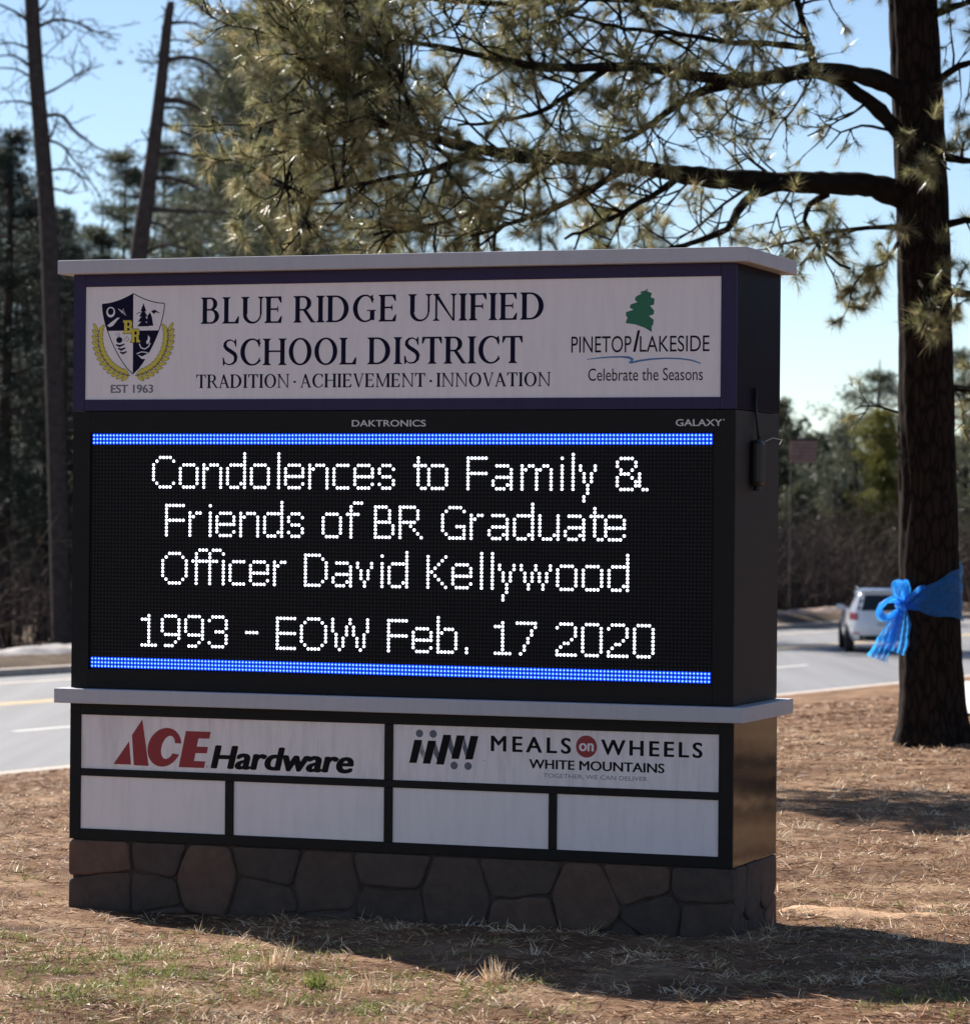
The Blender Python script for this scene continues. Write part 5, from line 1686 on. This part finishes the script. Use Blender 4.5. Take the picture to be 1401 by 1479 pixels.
# ---------------------------------------------------------------- blue ribbon tied round the near pine
M_rib, nt, b = new_mat("blue_tulle")
b.inputs['Base Color'].default_value = (0.025, 0.24, 0.72, 1)
b.inputs['Roughness'].default_value = 0.4
b.inputs['Sheen Weight'].default_value = 0.3
t_ = nt.nodes.new('ShaderNodeBsdfTranslucent'); t_.inputs[0].default_value = (0.05, 0.46, 1.0, 1)
tr = nt.nodes.new('ShaderNodeBsdfTransparent')
m1 = nt.nodes.new('ShaderNodeMixShader'); m1.inputs[0].default_value = 0.55
m2 = nt.nodes.new('ShaderNodeMixShader')
wv = nt.nodes.new('ShaderNodeTexNoise'); wv.inputs['Scale'].default_value = 30; wv.inputs['Detail'].default_value = 4
rr = nt.nodes.new('ShaderNodeMapRange'); rr.inputs['To Min'].default_value = 0.10; rr.inputs['To Max'].default_value = 0.62
tc = nt.nodes.new('ShaderNodeTexCoord')
nt.links.new(tc.outputs['Object'], wv.inputs['Vector']); nt.links.new(wv.outputs['Fac'], rr.inputs[0])
nt.links.new(b.outputs[0], m1.inputs[1]); nt.links.new(t_.outputs[0], m1.inputs[2])
nt.links.new(rr.outputs[0], m2.inputs[0]); nt.links.new(m1.outputs[0], m2.inputs[1]); nt.links.new(tr.outputs[0], m2.inputs[2])
nt.links.new(m2.outputs[0], nt.nodes['Material Output'].inputs['Surface'])

zk = at(1305, 874, TREE_Y).z
xk = float(np.interp(zk, zs, [q[0].x for q in tp]))
rk = float(np.interp(zk, zs, [q[1] for q in tp]))
rib = empty("ribbon", (xk, TREE_Y, zk))
tag(rib, "blue tulle ribbon tied in a bow round the near pine's trunk", "ribbon")
KA = math.radians(213)
na, nw = 120, 26
V_ = []
for i_ in range(na + 1):
    dlt = 2 * math.pi * i_ / na
    a_ = KA + dlt
    wid = 0.05 + 0.40 * math.sin(dlt / 2) ** 0.9
    cz = 0.02 + 0.085 * math.sin(dlt / 2)
    for j in range(nw + 1):
        f_ = j / nw - 0.5
        z_ = cz + wid * f_ + 0.01 * math.sin(a_ * 5)
        fold = 0.006 * math.sin(f_ * (22 + 4 * math.sin(a_ * 2)) + a_ * 3) + 0.004 * math.sin(f_ * 60 + a_ * 7)
        R_ = float(np.interp(zk + z_, zs, [q[1] for q in tp])) + 0.020 + fold
        V_.append((R_ * math.cos(a_), R_ * math.sin(a_), z_))
w1 = nw + 1
np_mesh("band", V_, [(i_ * w1 + j, (i_ + 1) * w1 + j, (i_ + 1) * w1 + j + 1, i_ * w1 + j + 1) for i_ in range(na) for j in range(nw)], M_rib, rib, smooth=True)
kn_ = np.array([(rk + 0.05) * math.cos(KA), (rk + 0.05) * math.sin(KA), 0.0])
mb = MB()
kv, kf = [], []
for i_ in range(13):
    for j in range(20):
        th_, ph_ = math.pi * i_ / 12, 2 * math.pi * j / 20
        r_ = 0.042 * (1 + 0.14 * math.sin(ph_ * 5 + i_))
        kv.append((kn_[0] + r_ * math.sin(th_) * math.cos(ph_) * 1.1, kn_[1] + r_ * math.sin(th_) * math.sin(ph_), kn_[2] + r_ * 0.95 * math.cos(th_)))
kf = [(i_ * 20 + j, i_ * 20 + (j + 1) % 20, (i_ + 1) * 20 + (j + 1) % 20, (i_ + 1) * 20 + j) for i_ in range(12) for j in range(20)]
mb.add(kv, kf)
mb.build("knot", M_rib, rib, smooth=True)


def cloth_strip(name, path, widths, folds, seed, side0=(0.8, -0.6, 0.0)):
    """gathered strip of tulle along a path; pleats run lengthwise"""
    r_ = np.random.default_rng(seed)
    p, w_ = smooth_path([np.array(q) for q in path], widths, 0.012)
    nn = 30
    V_ = []
    ph = r_.uniform(0, 6)
    side = unit(np.array(side0, float))
    for i_, q in enumerate(p):
        d = unit(p[min(i_ + 1, len(p) - 1)] - p[max(i_ - 1, 0)])
        sd = unit(side - d * np.dot(side, d))
        nm = np.cross(d, sd)
        f_ = i_ / len(p)
        for j in range(nn + 1):
            u_ = j / nn - 0.5
            amp = 0.012 + 0.014 * f_
            fold = amp * math.sin(u_ * folds * 2 * math.pi + ph + 1.2 * math.sin(f_ * 5)) + 0.004 * math.sin(f_ * 40 + u_ * 9)
            V_.append(tuple(q + sd * w_[i_] * u_ * (1 + 0.05 * math.sin(f_ * 17 + u_ * 5)) + nm * fold))
    w1 = nn + 1
    F_ = [(i_ * w1 + j, (i_ + 1) * w1 + j, (i_ + 1) * w1 + j + 1, i_ * w1 + j + 1) for i_ in range(len(p) - 1) for j in range(nn)]
    return np_mesh(name, V_, F_, M_rib, rib, smooth=True)


def K(px, py, dy=0.0):
    q = at(px, py, TREE_Y + kn_[1] + dy)
    return np.array([q.x - xk, q.y - TREE_Y, q.z - zk])


cloth_strip("tail", [K(1300, 880), K(1290, 900, -.02), K(1280, 925, -.03), K(1268, 953, -.05)], [0.05, 0.10, 0.14, 0.17], 4, 1, (1, -0.4, 0))
cloth_strip("tail", [K(1305, 880, -.01), K(1303, 900, -.03), K(1298, 922, -.04), K(1291, 942, -.03)], [0.06, 0.13, 0.17, 0.18], 4, 2, (1, -0.3, 0))
cloth_strip("tail", [K(1302, 882, -.03), K(1294, 905, -.06), K(1286, 930, -.08)], [0.04, 0.07, 0.10], 3, 3, (0.8, -0.6, 0))
cloth_strip("bow_loop", [K(1303, 874), K(1288, 866, -.04), K(1276, 872, -.06), K(1270, 884, -.05), K(1280, 893, -.03), K(1300, 882, 0)], [0.05, 0.09, 0.11, 0.11, 0.09, 0.04], 3, 4, (0.3, -1, 0.3))
cloth_strip("bow_loop", [K(1304, 872), K(1296, 856, -.03), K(1297, 844, -.04), K(1306, 842, -.03), K(1308, 858, .0), K(1306, 874, 0)], [0.05, 0.09, 0.12, 0.11, 0.08, 0.04], 3, 5, (0.7, -0.7, 0.0))
cloth_strip("bow_loop", [K(1306, 872), K(1318, 860, -.05), K(1329, 850, -.06), K(1333, 856, -.04), K(1320, 872, -.03), K(1308, 876, 0)], [0.04, 0.07, 0.09, 0.09, 0.07, 0.04], 3, 6, (0.4, -0.8, 0.4))
cloth_strip("ribbon_end", [K(1306, 876), K(1318, 878, -.05), K(1330, 880, -.04)], [0.04, 0.05, 0.03], 2, 7, (0.1, -0.5, 1))

# ---------------------------------------------------------------- dry grass, needle litter, green shoots
c_, s_ = math.cos(YAW), math.sin(YAW)


def sample_ground(n, y0, y1, power, margin=0.9):
    Y = y0 + (y1 - y0) * rng.random(n) ** power
    X = (rng.random(n) * 2 - 1) * (0.150 * Y + margin)
    s = X * 0.8660254 - Y * 0.5
    u_ = (X - org.x) * c_ - (Y - org.y) * s_
    w_ = (X - org.x) * s_ + (Y - org.y) * c_
    ok = (s > S_NEAR + 0.45) & ~((u_ > -0.12) & (u_ < 2.91) & (w_ > -0.01) & (w_ < 0.71))
    return X[ok], Y[ok]


def blades(X, Y, length, width, elev, tint, curl=0.3):
    n = len(X)
    z = gz(X, Y)
    az = rng.uniform(0, 2 * math.pi, n)
    el = np.clip(rng.normal(elev[0], elev[1], n), 0.02, 1.45)
    L = length[0] + (length[1] - length[0]) * rng.random(n)
    d = np.stack([np.cos(az) * np.cos(el), np.sin(az) * np.cos(el), np.sin(el)], 1)
    P0 = np.stack([X, Y, z - 0.004], 1)
    W_ = width * (0.6 + 0.8 * rng.random(n)) * np.maximum(1, Y / 15.0)
    side = unit(np.cross(d, rng.normal(size=(n, 3)))) * W_[:, None] / 2
    Pm = P0 + d * (L * 0.55)[:, None]
    P1 = P0 + d * L[:, None]
    P1[:, 2] -= L * curl * np.cos(el)
    P1[:, 2] = np.maximum(P1[:, 2], z + 0.002)
    V_ = np.stack([P0 - side, P0 + side, Pm - side * 0.8, Pm + side * 0.8, P1], 1).reshape(-1, 3)
    b_ = np.arange(n)[:, None] * 5
    F_ = (b_[:, None] + np.array([[0, 1, 3], [0, 3, 2], [2, 3, 4]])[None]).reshape(-1, 3)
    return V_, F_, np.repeat(np.clip(tint, 0, 1), 5)


STRAW = tint_mat("dry_straw", [(0.0, (0.085, 0.045, 0.024)), (0.35, (0.28, 0.165, 0.092)), (0.7, (0.60, 0.42, 0.255)), (1.0, (0.88, 0.74, 0.55))], 0.55, 0.15, 0.3)
LITTER = tint_mat("fallen_needles", [(0.0, (0.055, 0.025, 0.014)), (0.5, (0.28, 0.130, 0.065)), (1.0, (0.68, 0.41, 0.24))], 0.6, 0.0, 0.3)
GREENG = tint_mat("green_shoots", [(0.0, (0.11, 0.13, 0.035)), (0.6, (0.22, 0.26, 0.065)), (1.0, (0.42, 0.43, 0.20))], 0.5, 0.3, 0.3)

X, Y = sample_ground(260000, 10.3, 42, 2.4)
pn = 0.7 * hash_noise(X * 1.3 + 2, Y * 1.9) + 0.5 * hash_noise(X * 2.9, Y * 4.0) + 0.35 * hash_noise(X * 6.5 + 3, Y * 8.0)
keep = rng.random(len(X)) < np.clip(0.5 + 0.85 * pn, 0.05, 1)
X, Y, pn = X[keep], Y[keep], pn[keep]
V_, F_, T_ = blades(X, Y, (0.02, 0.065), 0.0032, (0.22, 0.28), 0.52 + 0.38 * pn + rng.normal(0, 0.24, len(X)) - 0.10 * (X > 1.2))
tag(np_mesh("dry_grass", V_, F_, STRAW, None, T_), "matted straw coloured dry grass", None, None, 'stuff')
X, Y = sample_ground(150000, 10.3, 45, 2.0)
pn = hash_noise(X * 1.4 + 7, Y * 2.0)
keep = rng.random(len(X)) < np.clip(0.5 + 0.5 * pn + 0.25 * (X > 0.8), 0.1, 1)
X, Y, pn = X[keep], Y[keep], pn[keep]
V_, F_, T_ = blades(X, Y, (0.06, 0.15), 0.0030, (0.06, 0.14), 0.45 + rng.normal(0, 0.25, len(X)), 0.1)
tag(np_mesh("needle_litter", V_, F_, LITTER, None, T_), "red-brown fallen pine needles over the dry ground", None, None, 'stuff')
# clumps of upright dead grass
X, Y = sample_ground(3600, 10.3, 30, 1.8)
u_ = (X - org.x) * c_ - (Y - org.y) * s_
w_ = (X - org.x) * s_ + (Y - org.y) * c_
sign_shadow = (w_ < 0) & (w_ > -2.3) & (u_ > -0.2 - w_ * 0.3)          # pale clumps thinned inside the sign's cast shadow to make it look darker
ok = ~sign_shadow | (rng.random(len(X)) < 0.22)
X, Y = X[ok], Y[ok]
m_ = rng.integers(8, 26, len(X))
Xr, Yr = np.repeat(X, m_) + rng.normal(0, 0.022, m_.sum()), np.repeat(Y, m_) + rng.normal(0, 0.022, m_.sum())
tn = np.repeat(rng.normal(0.68, 0.2, len(X)), m_)
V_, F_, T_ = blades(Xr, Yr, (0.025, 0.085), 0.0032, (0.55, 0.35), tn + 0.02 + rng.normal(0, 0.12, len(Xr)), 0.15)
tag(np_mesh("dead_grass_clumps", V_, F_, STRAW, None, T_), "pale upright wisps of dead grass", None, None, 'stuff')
# green patches, mostly at the lower left
X, Y = sample_ground(9000, 10.3, 15.5, 1.2)
g = 1.3 * np.exp(-((X + 1.35) / 0.75) ** 2 - ((Y - 12.1) / 0.9) ** 2) + 0.5 * np.exp(-((X + 0.3) / 0.4) ** 2 - ((Y - 11.6) / 0.4) ** 2) + 0.5 * np.exp(-((X - 0.1) / 0.15) ** 2 - ((Y - 11.9) / 0.2) ** 2) + 0.6 * np.exp(-((X - 1.6) / 0.25) ** 2 - ((Y - 11.4) / 0.2) ** 2) + 0.03
g = g * np.clip(0.6 + 0.9 * hash_noise(X * 5, Y * 6), 0.05, 1.5)
keep = rng.random(len(X)) < g
X, Y = X[keep], Y[keep]
m_ = rng.integers(6, 22, len(X))
Xr, Yr = np.repeat(X, m_) + rng.normal(0, 0.03, m_.sum()), np.repeat(Y, m_) + rng.normal(0, 0.03, m_.sum())
V_, F_, T_ = blades(Xr, Yr, (0.02, 0.06), 0.0034, (0.7, 0.4), rng.normal(0.5, 0.25, len(Xr)), 0.3)
tag(np_mesh("green_grass", V_, F_, GREENG, None, T_), "short green grass coming up through the straw", None, None, 'stuff')
# a few single tufts one can pick out
for (px, py, mt, nb, hh, lab) in [(400, 1402, STRAW, 60, 0.13, "pale bleached grass tuft in front of the blank panels"), (458, 1428, GREENG, 90, 0.085, "green and rust grass tuft right of the bleached one"),
                                  (538, 1432, STRAW, 26, 0.10, "thin bleached grass wisp near the middle of the sign's shadow edge"), (722, 1420, STRAW, 50, 0.12, "grass tuft at the shadow's corner below the sign")]:
    q = ground_hit(px, py)
    Xr, Yr = q.x + rng.normal(0, 0.03, nb), q.y + rng.normal(0, 0.025, nb)
    V_, F_, T_ = blades(Xr, Yr, (hh * 0.5, hh), 0.005, (1.05, 0.3), rng.normal(0.85 if mt is STRAW else 0.5, 0.12, nb), 0.1)
    tag(np_mesh("grass_tuft", V_, F_, mt, None, T_), lab, "grass tuft")

# pale bare earth right of the sign
M_sand = mat("pale_bare_earth", (0.42, 0.275, 0.175), 0.95, 0.3, 9, bump=0.4, spec=0.1)
for (px, py, rx, ry) in [(1245, 1322, 0.34, 0.13), (1165, 1314, 0.13, 0.09)]:
    q = ground_hit(px, py)
    vs = [(q.x, q.y, float(gz(q.x, q.y)) + 0.010)]
    n_ = 40
    for ring_ in (0.35, 0.7, 1.0):
        for k_ in range(n_):
            a_ = 2 * math.pi * k_ / n_
            w_ = ring_ * (1 + 0.22 * math.sin(3 * a_ + px) + 0.14 * math.sin(7 * a_ + py) + 0.10 * math.sin(13 * a_))
            x_, y_ = q.x + rx * w_ * math.cos(a_), q.y + ry * w_ * math.sin(a_)
            vs.append((x_, y_, float(gz(x_, y_)) + (0.010 if ring_ < 0.9 else -0.006)))
    fs = [(0, 1 + k_, 1 + (k_ + 1) % n_) for k_ in range(n_)]
    fs += [(1 + r_ * n_ + k_, 1 + (r_ + 1) * n_ + k_, 1 + (r_ + 1) * n_ + (k_ + 1) % n_, 1 + r_ * n_ + (k_ + 1) % n_) for r_ in (0, 1) for k_ in range(n_)]
    mb = MB(); mb.add(vs, fs)
    tag(mb.build("bare_ground", M_sand, smooth=True), kind='structure')
